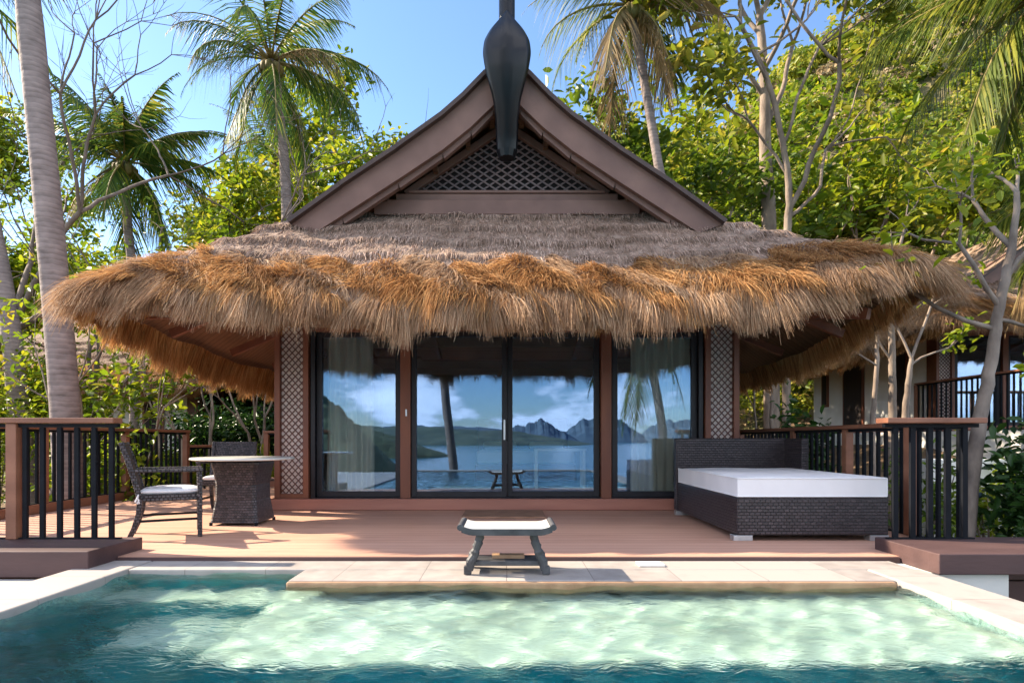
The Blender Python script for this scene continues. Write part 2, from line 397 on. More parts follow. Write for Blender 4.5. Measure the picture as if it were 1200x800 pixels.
def eave_z(t, c, x=0):
    rise = 0.32 + 0.13*np.clip(x/4.4, -1, 1)
    return 2.36 + 1.52*np.power(t, 0.97) + rise*c*(1-t)**1.5 - 0.02*c*np.sin(np.clip(t, 0, 1)*PI)

def course(x, y, t):
    q = (t*5.2 + 0.10*np.sin(x*1.9+y) + 0.05*np.sin(x*5.1)) % 1.0
    return 0.055*(1-q)**2*np.clip((t-0.2)*6, 0, 1)

def lump(x, y, s, seed=0):
    return (np.sin(x*s*1.7+seed)*np.cos(y*s*1.3+seed*2.1) + np.sin(x*s*3.1+1.3*seed+y*s*2.2)*0.5 + np.sin(x*s*6.3-seed)*0.3)/1.8

def villa_roof(par):
    roof = empty('roof'); roof.parent = par
    # smooth under-layer of packed thatch
    U = np.concatenate([np.linspace(k, k+1, (60 if k % 2 == 0 else 8), endpoint=False) for k in range(8)])
    T = np.linspace(0, 1, 90)
    n = len(U); V = []
    for t in T:
        x, y, nx, ny, c = ring(U, t)
        z = eave_z(t, c, x) + 0.035*lump(x, y, 2.5, 1) + 0.02*lump(x, y, 7, 3) + course(x, y, t)
        V.append(np.stack([x, y, z], 1))
    # turn under at the eave, then the underside
    x, y, nx, ny, c = ring(U, 0.0); z = eave_z(0, c, x)
    under = [np.stack([x - nx*0.04, y - ny*0.04, z - 0.30], 1)]
    x2, y2, *_ = ring(U, 0.5); under.append(np.stack([x2, y2, 2.26+1.62*.5-0.30 + 0*x2], 1))
    V = [under[1], under[0]] + V
    Vs = np.concatenate(V); Q = []
    for j in range(len(V)-1):
        a = np.arange(n); b = (a+1) % n
        Q.append(np.stack([j*n+a, j*n+b, (j+1)*n+b, (j+1)*n+a], 1))
    Q = np.concatenate(Q)
    mi = np.zeros(len(Q), int); mi[:n] = 1
    np_mesh('thatch', Vs, Q, [M['thatch_core'], M['soffit']], roof, True, mi)
    # short worn straw over the slope
    rng = np.random.default_rng(5)
    def sample(N, fr, t0, t1):
        sides = rng.choice(8, size=N, p=fr); u = sides + rng.random(N); t = t0 + (t1-t0)*rng.random(N)
        return u, t
    fr = np.array([.42, .03, .22, .02, .03, .02, .23, .03]); fr /= fr.sum()
    u, t = sample(70000, fr, 0.24, 1.0)
    x, y, nx, ny, c = ring(u, t); z = eave_z(t, c, x) + 0.035*lump(x, y, 2.5, 1) + 0.02*lump(x, y, 7, 3) + course(x, y, t)
    N = len(u)
    d = np.stack([nx*0.74, ny*0.74, -0.62 + 0*nx], 1) + rng.normal(size=(N, 3))*0.15 + np.array([0, 0, 0.06])
    v, q = ribbons(np.stack([x, y, z], 1), d, 0.07+0.09*rng.random(N), 0.22, 0.009, 2, 0.4, rng)
    np_mesh('worn_straw', v, q, M['straw_grey'], roof)
    # the heavy fringe: tufts that swirl, upper rows rusty and upright, lower rows long and pale
    def fringe(N, t0, t1, lmin, lmax, up, droop, mat, name, w, frq, seed, hang=1.0, inset=0.0, cs=0.02):
        sides = rng.choice(8, size=N, p=frq); u = sides + rng.random(N); t = t0 + (t1-t0)*rng.random(N)
        t = t*(1+.22*np.sin(u*27+seed)+.15*np.sin(u*61+seed))
        x, y, nx, ny, c = ring(u, t)
        x = x - nx*inset; y = y - ny*inset
        z = eave_z(t, c, x) + 0.03*lump(x, y, 2.5, 1) - inset*0.8 + 0.05*lump(x, y, 1.3, seed)
        s = x*np.abs(ny) + y*np.abs(nx)
        ang = 0.32*np.sin(s*2.3+seed+t*6) + 0.28*np.sin(s*5.3+seed*2+x+t*9) + 0.28*np.sin(s*11.7+seed*3+t*22) + 0.16*np.sin(s*23+t*35) + rng.normal(size=N)*0.15
        tx, ty = -ny, nx
        lift = up + 0.20*np.sin(s*3.7+seed*1.7+t*11) + 0.24*np.sin(s*9.3+seed+t*17)
        lift = lift + 0.30*c*(lift > -1.6)
        d = np.stack([nx*np.cos(ang)+tx*np.sin(ang), ny*np.cos(ang)+ty*np.sin(ang), lift], 1) + rng.normal(size=(N, 3))*0.11
        L = lmin + (lmax-lmin)*rng.random(N); L *= 0.90*(1-cs*c)*(1 + 0.11*np.sin(s*5.2+seed) + 0.12*np.sin(s*12.1+2*seed) + 0.07*np.sin(s*31+seed))
        if cs > .1: L = L*np.where(x > 0, .82, 1.0)
        return ribbons(np.stack([x, y, z], 1), d, L, droop*hang, w*(0.7+0.6*rng.random(N)), 3, 0.25, rng)
    fq = np.array([.50, .045, .18, .01, .03, .01, .18, .045]); fq /= fq.sum()
    v1, q1 = fringe(80000, 0.0, 0.20, 0.24, 0.42, -0.70, 0.60, None, '', 0.0075, fq, 0.7)
    v2, q2 = fringe(20000, 0.0, 0.03, 0.20, 0.33, -1.5, 0.4, None, '', 0.0075, fq, 2.2, inset=0.03)
    v5, q5 = fringe(26000, 0.12, 0.34, 0.16, 0.34, -0.30, 0.5, None, '', 0.0080, fq, 4.4)
    v, q = cat_meshes([(v1, q1), (v2, q2), (v5, q5)])
    np_mesh('straw_fringe', v, q, M['straw_tan'], roof)
    fs = np.array([.50, .05, .17, .01, .02, .01, .19, .05]); fs /= fs.sum()
    v3, q3 = fringe(34000, 0.10, 0.32, 0.12, 0.32, 0.05, 0.45, None, '', 0.0080, fs, 1.1)
    v6, q6 = fringe(24000, 0.02, 0.20, 0.14, 0.40, -0.35, 0.55, None, '', 0.0080, fs, 5.3)
    fu = np.array([.0, .01, .40, .01, .02, .01, .44, .02]); fu /= fu.sum()
    v4, q4 = fringe(22000, 0.0, 0.02, 0.30, 0.50, -2.4, 0.2, None, '', 0.011, fu, 3.1, inset=0.12, cs=.35)
    v7, q7 = fringe(16000, 0.0, 0.03, 0.30, 0.46, -2.8, 0.1, None, '', 0.011, fu, 6.1, inset=0.30, cs=.35)
    ff = np.array([.5, .1, .0, .01, .02, .01, .0, .1]); ff /= ff.sum()
    v8, q8 = fringe(9000, 0.0, 0.02, 0.16, 0.28, -2.0, 0.2, None, '', 0.010, ff, 1.7, inset=0.10)
    v4, q4 = cat_meshes([(v4, q4), (v7, q7), (v8, q8)])
    v, q = cat_meshes([(v3, q3), (v4, q4), (v6, q6)])
    np_mesh('rusty_straw', v, q, M['straw_orange'], roof)
    # rafters under the eaves
    for sx in (-1, 1):
        for k, yy in enumerate((7.3, 8.9, 10.5, 12.1, 13.7)):
            b = MB(); b.bar((sx*3.12, yy, 2.66), (sx*4.10, yy, 2.24), 0.07, 0.10)
            b.build('rafter', M['wood'], roof)
        b = MB(); b.bar((sx*3.06, 8.05, 2.66), (sx*4.0, 6.6, 2.34), 0.08, 0.12); b.build('hip_rafter', M['wood'], roof)
    for xx in (-2.2, -1.1, 0.0, 1.1, 2.2):
        b = MB(); b.bar((xx, 8.0, 2.66), (xx, 6.4, 2.24), 0.07, 0.10); b.build('rafter', M['wood'], roof)
    # upper gabled roof
    prof = [(0.0, 5.56), (0.26, 5.42), (0.52, 5.15), (0.78, 4.92), (1.35, 4.51), (2.04, 4.05), (2.66, 3.60)]
    under = [(x, z-0.16) for x, z in prof]
    b = MB()
    for sx in (-1, 1):
        for i in range(len(prof)-1):
            (xa, za), (xb, zb) = prof[i], prof[i+1]; (ua, wa), (ub, wb) = under[i], under[i+1]
            y0, y1 = 7.46, 14.6
            vs = [(sx*xa, y0, za), (sx*xb, y0, zb), (sx*xb, y1, zb), (sx*xa, y1, za), (sx*ua, y0, wa), (sx*ub, y0, wb), (sx*ub, y1, wb), (sx*ua, y1, wa)]
            b.add(vs, [(0,1,2,3), (0,4,5,1), (3,2,6,7)], 0)
            b.add([vs[4], vs[5], vs[6], vs[7]], [(3,2,1,0)], 1)
    b.build('ridge_roof', [M['thatch_core'], M['soffit']], roof)
    # barge boards
    inner = [(0.0, 5.22), (0.17, 5.06), (0.45, 4.79), (0.80, 4.51), (1.35, 4.145), (2.04, 3.70), (2.37, 3.49)]
    lip = [(x, z-0.07) for x, z in inner]
    g = empty('gable'); g.parent = par
    for sx in (-1, 1):
        mbd = MB()
        for i in range(len(prof)-1):
            poly = [(sx*prof[i][0], prof[i][1]), (sx*prof[i+1][0], prof[i+1][1]), (sx*inner[i+1][0], inner[i+1][1]), (sx*inner[i][0], inner[i][1])]
            if sx < 0: poly = poly[::-1]
            mbd.prism(poly, 7.35, 7.45)
        mbd.build('barge_board', M['barge'], g)
        mt = MB()
        for i in range(len(prof)-1):
            mt.bar((sx*prof[i][0], 7.33, prof[i][1]+0.012), (sx*prof[i+1][0]*1.004, 7.33, prof[i+1][1]+0.012), 0.13, 0.05)
        mt.build('barge_trim', M['barge_dark'], g)
        ml = MB()
        for i in range(len(prof)-1):
            poly = [(sx*inner[i][0], inner[i][1]-0.003), (sx*inner[i+1][0], inner[i+1][1]-0.003), (sx*(lip[i+1][0]-.02), lip[i+1][1]), (sx*lip[i][0], lip[i][1])]
            if sx < 0: poly = poly[::-1]
            ml.prism(poly, 7.42, 7.50)
        ml.build('inner_moulding', M['barge'], g)
        for f in (0.18, 0.36, 0.54, 0.72, 0.9):
            i = f*(len(inner)-1); a = int(i); fr_ = i-a
            x = inner[a][0]*(1-fr_)+inner[min(a+1, 6)][0]*fr_; z = inner[a][1]*(1-fr_)+inner[min(a+1, 6)][1]*fr_
            mr = MB(); mr.bar((sx*x, 7.51, z+0.06), (sx*x, 7.99, z+0.06), 0.06, 0.07); mr.build('purlin', M['soffit'], g)
    # inner gable: boards, tie beam, lattice
    m = MB()
    m.prism([(-1.9, 3.85), (1.9, 3.85), (0, 5.2)], 8.0, 8.06); m.build('gable_board', M['dark_panel'], g)
    m = MB()
    for sx in (-1, 1):
        m.bar((sx*0.02, 7.93, 5.10), (sx*1.34, 7.93, 4.20), 0.08, 0.09)
        m.bar((sx*0.10, 7.87, 5.27), (sx*2.1, 7.87, 3.98), 0.10, 0.14)
    m.build('gable_frame', M['barge'], g, bevel=0.006)
    m = MB(); m.box(-1.72, 1.72, 7.72, 7.86, 3.86, 4.05); m.build('tie_beam', M['barge'], g, bevel=0.01)
    m = MB(); m.box(-1.45, 1.45, 7.80, 7.93, 4.052, 4.16); m.box(-1.28, 1.28, 7.78, 7.9, 4.163, 4.20); m.build('tie_beam_cap', M['barge'], g, bevel=0.008)
    lat = lattice_mb([(-1.30, 4.19), (1.30, 4.19), (0, 5.07)], 33, 0.085, 0.02, 7.955, 0.012)
    lat.build('gable_lattice', M['gable_lattice'], g)

def clip(poly, p, d):
    """segment of line p+t d inside the convex CCW polygon"""
    t0, t1 = -1e9, 1e9
    n = len(poly)
    for i in range(n):
        a = poly[i]; b = poly[(i+1) % n]; nx, nz = -(b[1]-a[1]), b[0]-a[0]
        den = nx*d[0]+nz*d[1]; num = nx*(a[0]-p[0])+nz*(a[1]-p[1])
        if abs(den) < 1e-9:
            if num > 0: return None
            continue
        t = num/den
        if den > 0: t0 = max(t0, t)
        else: t1 = min(t1, t)
    return (t0, t1) if t1-t0 > 0.01 else None

def lattice_mb(poly, deg, spacing, w, y, th):
    m = MB()
    cx = sum(p[0] for p in poly)/len(poly); cz = sum(p[1] for p in poly)/len(poly)
    for k, s in enumerate((1, -1)):
        a = math.radians(deg)*s; d = (math.cos(a), math.sin(a)); nn = (-d[1], d[0])
        for i in range(-60, 61):
            p = (cx+nn[0]*spacing*i, cz+nn[1]*spacing*i)
            c = clip(poly, p, d)
            if c is None: continue
            A = (p[0]+d[0]*c[0], y - k*th, p[1]+d[1]*c[0]); B = (p[0]+d[0]*c[1], y - k*th, p[1]+d[1]*c[1])
            m.bar(A, B, th, w, up=(nn[0], 0, nn[1])) if False else m.add(
                [(A[0]-nn[0]*w/2, A[1], A[2]-nn[1]*w/2), (B[0]-nn[0]*w/2, A[1], B[2]-nn[1]*w/2), (B[0]+nn[0]*w/2, A[1], B[2]+nn[1]*w/2), (A[0]+nn[0]*w/2, A[1], A[2]+nn[1]*w/2),
                 (A[0]-nn[0]*w/2, A[1]+th*.98, A[2]-nn[1]*w/2), (B[0]-nn[0]*w/2, A[1]+th*.98, B[2]-nn[1]*w/2), (B[0]+nn[0]*w/2, A[1]+th*.98, B[2]+nn[1]*w/2), (A[0]+nn[0]*w/2, A[1]+th*.98, A[2]+nn[1]*w/2)],
                [(0,1,2,3), (7,6,5,4), (0,4,5,1), (1,5,6,2), (2,6,7,3), (3,7,4,0)])
    return m

def finial(par):
    f = empty('ridge_finial'); f.parent = par
    secs = [  # z, y front crest, half width, depth
        (4.50, 7.36, .125, .10), (4.64, 7.32, .135, .12), (4.85, 7.20, .140, .16), (5.03, 7.10, .165, .20), (5.20, 7.02, .215, .24),
        (5.36, 6.96, .262, .27), (5.52, 6.93, .288, .28), (5.68, 6.95, .270, .26), (5.83, 7.00, .195, .20), (5.95, 7.06, .100, .12), (6.05, 7.10, .012, .03)]
    from mathutils import interpolate
    zs = [s[0] for s in secs]
    V = []; n = 12; rows = 60
    arr = np.array(secs)
    zz = np.linspace(zs[0], zs[-1], rows)
    def cr(col):
        y = arr[:, col]; return np.interp(zz, arr[:, 0], y)
    def sm(a):
        for _ in range(3):
            b = a.copy(); b[1:-1] = (a[:-2]+2*a[1:-1]+a[2:])/4; a = b
        return a
    Y, W, Dp = sm(cr(1)), sm(cr(2)), sm(cr(3))
    for r in range(rows):
        # a keel shaped section: crisp crest in front, round behind
        k = min(1, max(0, (zz[r]-4.9)/0.5))
        pts = [(0, 0), (-.35, .10+.10*k), (-.8, .26), (-1, .5), (-.9, .78), (-.5, .95), (0, 1), (.5, .95), (.9, .78), (1, .5), (.8, .26), (.35, .10+.10*k)]
        for px_, py_ in pts:
            V.append((px_*W[r], Y[r]+py_*Dp[r], zz[r]))
    F = []
    for r in range(rows-1):
        for k in range(n):
            F.append((r*n+k, r*n+(k+1) % n, (r+1)*n+(k+1) % n, (r+1)*n+k))
    F.append(tuple(range(n-1, -1, -1))); F.append(tuple((rows-1)*n+k for k in range(n)))
    b = MB(); b.add(V, F); o = b.build('finial_blade', M['black_wood'], f, smooth=True)
    m = MB(); m.tube([(0, 7.42, 5.45), (0, 7.40, 5.9), (0, 7.38, 6.5), (0, 7.36, 7.6)], [.10, .10, .10, .075], 14)
    m.build('finial_post', M['black_wood'], f, smooth=True)
    m = MB(); m.tube([(0, 7.42, 4.44), (0, 7.42, 4.52)], [.10, .13], 12); m.build('finial_foot', M['black_wood'], f)

def glass_mat():
    m, nt, out = base_mat('window_glass')
    gl = nt.new('ShaderNodeBsdfGlossy'); gl.inputs['Roughness'].default_value = 0.0; gl.inputs['Color'].default_value = (0.42, 0.64, 1.0, 1)
    tcg = nt.new('ShaderNodeTexCoord'); ng = nt.new('ShaderNodeTexNoise'); ng.inputs['Scale'].default_value = 1.6; ng.inputs['Detail'].default_value = 2; nt.link(tcg.outputs['Object'], ng.inputs['Vector'])
    bg_ = nt.new('ShaderNodeBump'); bg_.inputs['Strength'].default_value = 0.03; bg_.inputs['Distance'].default_value = 0.01; nt.link(ng.outputs[0], bg_.inputs['Height']); nt.link(bg_.outputs[0], gl.inputs['Normal'])
    tr = nt.new('ShaderNodeBsdfTransparent'); tr.inputs[0].default_value = (0.95, 0.97, 0.93, 1)
    lw = nt.new('ShaderNodeFresnel'); lw.inputs[0].default_value = 1.5
    mr = nt.new('ShaderNodeMapRange'); mr.inputs[1].default_value = 0.04; mr.inputs[2].default_value = 1.0; mr.inputs[3].default_value = 0.165; mr.inputs[4].default_value = 1.0
    nt.link(lw.outputs[0], mr.inputs[0])
    ms = nt.new('ShaderNodeMixShader'); nt.link(mr.outputs[0], ms.inputs[0]); nt.link(tr.outputs[0], ms.inputs[1]); nt.link(gl.outputs[0], ms.inputs[2])
    nt.link(ms.outputs[0], out.inputs[0])
    return m
M['glass'] = glass_mat()

def villa(label, main=True):
    v = empty('thatched_villa', (0, 0, 0), 0, label, 'villa')
    # plinth and body
    m = MB(); m.box(-3.20, 3.20, 8.02, 14.4, 0.004, 0.155); m.build('plinth', M['plinth'], v, bevel=0.008)
    for sx in (-1, 1):
        m = MB(); x0, x1 = (2.92, 3.06) if sx > 0 else (-3.06, -2.92)
        m.box(x0, x1, 8.42, 14.2, 0.157, 2.75); m.build('side_wall', M['plaster'], v)
        for (ya, yb, za, zb) in ((9.2, 9.9, 0.3, 2.3), (11.2, 12.3, 0.16, 2.3), (13.2, 13.6, 0.9, 2.2)):
            d = MB(); xo = sx*3.06
            d.box(min(xo, xo+sx*.05), max(xo, xo+sx*.05), ya, yb, za, zb); w = d.build('side_window', M['wood'], v)
            d = MB(); xo = sx*3.112
            d.box(min(xo, xo+sx*.012), max(xo, xo+sx*.012), ya+.08, yb-.08, za+.08, zb-.08); d.build('pane', M['dark_panel'], w)
    m = MB(); m.box(-2.92, 2.92, 14.06, 14.2, 0.157, 2.75); m.build('back_wall', M['int_wall'], v)
    m = MB(); m.box(-2.90, 2.90, 8.3, 14.05, 0.157, 0.170); m.build('interior_floor', M['int_floor'], v)
    m = MB(); m.box(-2.91, 2.91, 8.22, 14.05, 2.62, 2.70); m.build('interior_ceiling', M['int_wall'], v)
    m = MB(); m.box(-2.66, 2.66, 8.10, 8.3, 2.42, 3.4); m.build('head_beam', M['wood'], v)
    m = MB(); m.box(-1.25, 1.25, 8.72, 8.9, 2.12, 2.30); m.box(-2.9, -1.25, 8.72, 8.9, 2.16, 2.28); m.box(1.25, 2.9, 8.72, 8.9, 2.16, 2.28); m.build('inner_beam', M['wood'], v)
    # lattice pillars
    for sx in (-1, 1):
        x0, x1 = (2.68, 3.14) if sx > 0 else (-3.14, -2.68)
        p = MB(); p.box(x0+.06, x1-.06, 8.13, 8.38, 0.157, 2.6)
        pil = p.build('lattice_pillar', M['lattice_back'], v)
        for xa in (x0, x1-.075):
            q = MB(); q.box(xa, xa+.075, 8.06, 8.42, 0.157, 2.62); q.build('pillar_post', M['wood'], pil, bevel=0.005)
        q = MB(); q.box(x0+.076, x1-.076, 8.07, 8.12, 0.157, 0.22); q.build('pillar_rail', M['wood'], pil)
        l = lattice_mb([(x0+.074, 0.2), (x1-.074, 0.2), (x1-.074, 2.6), (x0+.074, 2.6)], 47, 0.062, 0.014, 8.095, 0.012)
        l.build('pillar_lattice', M['lattice'], pil)
    # glazed front: x ranges
    def door(name, xa, xb, y, st=0.055, bot=0.075, label=None, z0=0.17, z1=2.42):
        d = MB()
        d.box(xa, xa+st, y-.03, y+.03, z0, z1); d.box(xb-st, xb, y-.03, y+.03, z0, z1)
        d.box(xa+st, xb-st, y-.028, y+.028, z0, z0+bot); d.box(xa+st, xb-st, y-.028, y+.028, z1-.07, z1)
        o = d.build(name, M['frame'], v, bevel=0.003)
        if label: o['label'] = label
        g = MB(); g.box(xa+st-.005, xb-st+.005, y-.004, y+.004, z0+bot-.005, z1-.065); g.build('pane', M['glass'], o)
        return o
    door('side_window', -2.60, -1.45, 8.20, 0.075)
    door('side_window', 1.44, 2.60, 8.20, 0.075)
    dl = door('sliding_door', -1.30, 0.0, 8.16, 0.07)
    dr = door('sliding_door', 0.003, 1.27, 8.225, 0.075)
    h = MB(); h.box(-0.045, -0.022, 8.10, 8.128, 0.95, 1.22); h.box(-0.04, -0.027, 8.09, 8.13, 0.97, 0.99); h.box(-0.04, -0.027, 8.09, 8.13, 1.18, 1.20); h.build('handle', M['steel'], dl)
    for xa, xb in ((-1.45, -1.305), (1.275, 1.42)):
        q = MB(); q.box(xa+.005, xb-.002, 8.09, 8.30, 0.157, 2.6); q.build('mullion', M['wood'], v, bevel=0.004)
    q = MB(); q.box(-2.66, -2.605, 8.10, 8.3, 0.157, 2.5); q.build('jamb', M['frame'], v)
    q = MB(); q.box(2.605, 2.66, 8.10, 8.3, 0.157, 2.5); q.build('jamb', M['frame'], v)
    q = MB(); q.box(-2.6, 2.6, 8.10, 8.30, 0.156, 0.168); q.build('door_track', M['frame'], v)
    q = MB(); q.box(-1.372, -1.352, 8.078, 8.089, 1.27, 1.36); o = q.build('lock_plate', M['steel'], v)
    villa_roof(v)
    finial(v)
    return v

main_villa = villa('thatched villa with glass doors, tall black finial and pool deck in front')
v2 = copy_tree(main_villa, None, (13.9, 6.9, 1.15), None, 'white walled thatched villa beyond the right railing, half hidden by pale trunks')
v3 = copy_tree(main_villa, None, (-2.0, 22.6, 0.35), PI/2, 'pale walled thatched villa seen between tree stems behind the left railing')

# ------------------------------------------------------------------ curtains and room contents
def curtain(x0, x1, y, z0, z1, folds, label, amp=0.045):
    nx, nz = folds*14, 14; V = []; Q = []
    for j in range(nz+1):
        for i in range(nx+1):
            f = i/nx; g = j/nz
            a = amp*(0.7+0.3*g)
            yy = y + a*math.sin(f*folds*2*PI + 0.5*math.sin(f*9)) + 0.02*math.sin(f*17+g*2)
            V.append((x0+(x1-x0)*f + 0.015*math.sin(g*3+f*20), yy, z0+(z1-z0)*g))
    for j in range(nz):
        for i in range(nx):
            a = j*(nx+1)+i; Q.append((a, a+1, a+nx+2, a+nx+1))
    return np_mesh('curtain', V, Q, M['curtain'], None, True, label=label, cat='curtain', group='sheer curtains behind the glass')
def curtain_mat():
    m, nt, out = base_mat('sheer_curtain')
    d = nt.new('ShaderNodeBsdfDiffuse'); d.inputs[0].default_value = (0.93, 0.92, 0.90, 1)
    t = nt.new('ShaderNodeBsdfTranslucent'); t.inputs[0].default_value = (0.93, 0.92, 0.90, 1)
    ms = nt.new('ShaderNodeMixShader'); ms.inputs[0].default_value = 0.4
    nt.link(d.outputs[0], ms.inputs[1]); nt.link(t.outputs[0], ms.inputs[2]); nt.link(ms.outputs[0], out.inputs[0])
    return m
M['curtain'] = curtain_mat()
curtain(-2.52, -1.86, 8.34, 0.19, 2.55, 6, 'pale sheer curtain gathered behind the window left of the doors')
curtain(1.72, 2.56, 8.34, 0.19, 2.55, 7, 'pale sheer curtain drawn behind the window beside the daybed')
bed = empty('bed', (0.35, 12.2, 0.17), 0, 'white made bed standing inside the dark room behind the glass doors', 'bed')
m = MB(); m.box(-.95, .95, -1.0, 1.0, 0.0, 0.32); m.build('bed_base', M['wood'], bed, bevel=0.02)
m = MB(); m.box(-.93, .93, -.98, .98, 0.325, 0.58); m.build('mattress', M['white_fabric'], bed, bevel=0.05)
m = MB(); m.box(-1.0, 1.0, 1.02, 1.1, 0.0, 1.25); m.build('headboard', M['wood'], bed, bevel=0.02)
for sx in (-.5, .5):
    m = MB(); m.box(sx-.36, sx+.36, .55, .95, 0.585, 0.75); m.build('pillow', M['white_fabric'], bed, bevel=0.06)
desk = empty('writing_desk', (0.85, 9.7, 0.17), 0, 'small pale desk standing inside behind the right sliding door', 'desk')
m = MB(); m.box(-.42, .42, -.22, .22, 0.60, 0.64); m.build('desk_top', M['stool_top'], desk, bevel=0.005)
for sx in (-1, 1):
    for sy in (-1, 1):
        m = MB(); m.box(sx*.38-.02, sx*.38+.02, sy*.18-.02, sy*.18+.02, 0, 0.598); m.build('leg', M['stool_top'], desk)

# ------------------------------------------------------------------ deck, pool, copings, ground
m = MB()
m.box(-6.15, 4.05, 4.87, 16.0, -0.22, 0.0)
m.build('deck', M['deck'], kind='structure')
m = MB(); m.box(-3.16, 3.19, 4.845, 4.866, -0.10, -0.006); m.build('deck_nosing', M['deck_side'], kind='structure')
# raised kerbs that carry the front railings
def kerb(x0, x1, y0, y1, zb, zt, lab):
    o = MB().box(x0, x1, y0, y1, zb, zt).build('raised_kerb', M['deck_side'], bevel=0.008, label=lab, cat='kerb', group='raised timber kerbs at the deck corners')
    return o
kerb(-7.2, -3.17, 4.52, 5.20, -0.095, 0.105, 'brown raised timber kerb beside the wicker armchair, under the left front railing')
kerb(3.20, 5.6, 4.42, 5.20, -0.05, 0.105, 'brown raised timber kerb in front of the daybed, overhanging a white wall')
m = MB(); m.box(3.14, 3.78, 4.5, 5.1, -1.6, -0.052); m.build('support_pier', M['plaster'], label='white plastered pier under the right timber kerb', cat='pier')
pw = empty('retaining_wall', (0, 0, 0), 0, 'brown boarded retaining wall below the right timber kerb', 'wall')
for k in range(7):
    z = -1.35 + k*0.19
    MB().box(3.79, 9.5, 4.95, 5.0, z, z+0.18).build('board', M['deck_side'], pw, bevel=0.006)
# side kerbs of the far railings
kk = MB(); kk.box(-6.12, -6.02, 5.2, 11.4, 0.003, 0.12); kk.build('side_kerb', M['rail_wood'], label='long low brown kerb under the left side railing', cat='kerb', bevel=0.005)
kk = MB(); kk.box(-4.9, -3.22, 12.0, 12.12, 0.003, 0.12); kk.build('side_kerb', M['rail_wood'], label='short low brown kerb under the rear railing by the left pillar', cat='kerb', bevel=0.005)

PX0, PX1, PY0, PY1 = -2.87, 2.72, -2.9, 4.52
WZ = -0.072
def stone(name, boxes, mat, bev=0.012):
    m = MB()
    for b in boxes: m.box(*b)
    return m.build(name, mat, kind='structure', bevel=bev)
stone('pool_coping', [(-2.868, 3.10, 4.524, 4.842, -0.20, -0.03)], M['coping_front'])
stone('pool_coping', [(-3.30, -2.872, -2.9, 4.842, -0.20, -0.026), (2.724, 3.12, -2.9, 4.522, -0.20, -0.026), (-3.3, 3.12, -3.25, -2.904, -0.20, -0.034)], M['coping_side'])
stone('pool_step_coping', [(-1.53, 2.720, 4.17, 4.520, -0.075, -0.031)], M['coping_front'])
stone('pool_step_edge', [(-1.53, 2.70, 4.125, 4.168, -0.16, -0.034)], M['coping_edge'], 0.015)
m = MB(); m.box(-9.0, -3.304, -3.0, 4.50, -0.6, -0.10); m.build('terrace', M['terrace'], kind='structure')

# pool basin
def pool_tiles(name, c1, c2, c3, grout):
    m, nt, out = base_mat(name)
    b = nt.new('ShaderNodeBsdfPrincipled'); b.inputs['Roughness'].default_value = 0.5
    tc = nt.new('ShaderNodeTexCoord'); vo = nt.new('ShaderNodeTexVoronoi'); vo.inputs['Scale'].default_value = 9; vo.inputs['Randomness'].default_value = 0.25
    nt.link(tc.outputs['Object'], vo.inputs['Vector'])
    nz = nt.new('ShaderNodeTexNoise'); nz.inputs['Scale'].default_value = 1.4; nz.inputs['Detail'].default_value = 6; nt.link(tc.outputs['Object'], nz.inputs['Vector'])
    sp = nt.new('ShaderNodeSeparateColor'); nt.link(vo.outputs['Color'], sp.inputs[0])
    a = nt.new('ShaderNodeMath', operation='MULTIPLY_ADD'); nt.link(sp.outputs[0], a.inputs[0]); a.inputs[1].default_value = 0.4; nt.link(nz.outputs[0], a.inputs[2])
    r = ramp(nt, a.outputs[0], [(0.35, c1), (0.7, c2), (1.0, c3)])
    nt.link(r.outputs[0], b.inputs['Base Color']); nt.link(b.outputs[0], out.inputs[0])
    return m
M['pool_deep'] = pool_tiles('deep_pool_tiles', (0.002, 0.16, 0.20), (0.006, 0.29, 0.33), (0.04, 0.44, 0.45), 0)
M['pool_shelf'] = pool_tiles('shelf_stone', (0.38, 0.385, 0.32), (0.53, 0.53, 0.45), (0.66, 0.65, 0.57), 0)
ZB = -1.45
m = MB()
m.add([(PX0, PY0, ZB), (PX1, PY0, ZB), (PX1, PY1, ZB), (PX0, PY1, ZB), (PX0, PY0, -0.2), (PX1, PY0, -0.2), (PX1, PY1, -0.2), (PX0, PY1, -0.2)],
      [(0,1,2,3), (0,4,5,1), (1,5,6,2), (2,6,7,3), (3,7,4,0)])
m.build('pool_basin', M['pool_deep'], kind='structure')
m = MB(); m.box(-1.56, 2.718, 2.98, 4.515, -0.32, -0.28); m.build('pool_shelf', M['pool_shelf'], kind='structure', bevel=0.012)
m = MB(); m.box(-1.545, 2.716, 3.00, 4.51, -1.44, -0.322); m.build('pool_shelf_body', M['pool_deep'], kind='structure')
m = MB(); m.box(PX0+.003, -1.563, 4.12, 4.515, -0.40, -0.36); m.build('pool_side_step', M['pool_shelf'], kind='structure', bevel=0.012)
m = MB(); m.box(PX0+.004, -1.57, 4.14, 4.51, -1.44, -0.402); m.build('pool_step_body', M['pool_deep'], kind='structure')
MB().box(2.688, 2.717, 2.98, 4.51, -0.275, -0.205).build('pool_side_lining', M['pool_shelf'], kind='structure')

m = MB(); m.box(-2.45, -1.548, 3.50, 4.118, -0.66, -0.62); m.build('pool_lower_step', M['pool_shelf'], kind='structure', bevel=0.012)
m = MB(); m.box(-2.44, -1.549, 3.51, 4.117, -1.44, -0.662); m.build('pool_lower_step_body', M['pool_deep'], kind='structure')
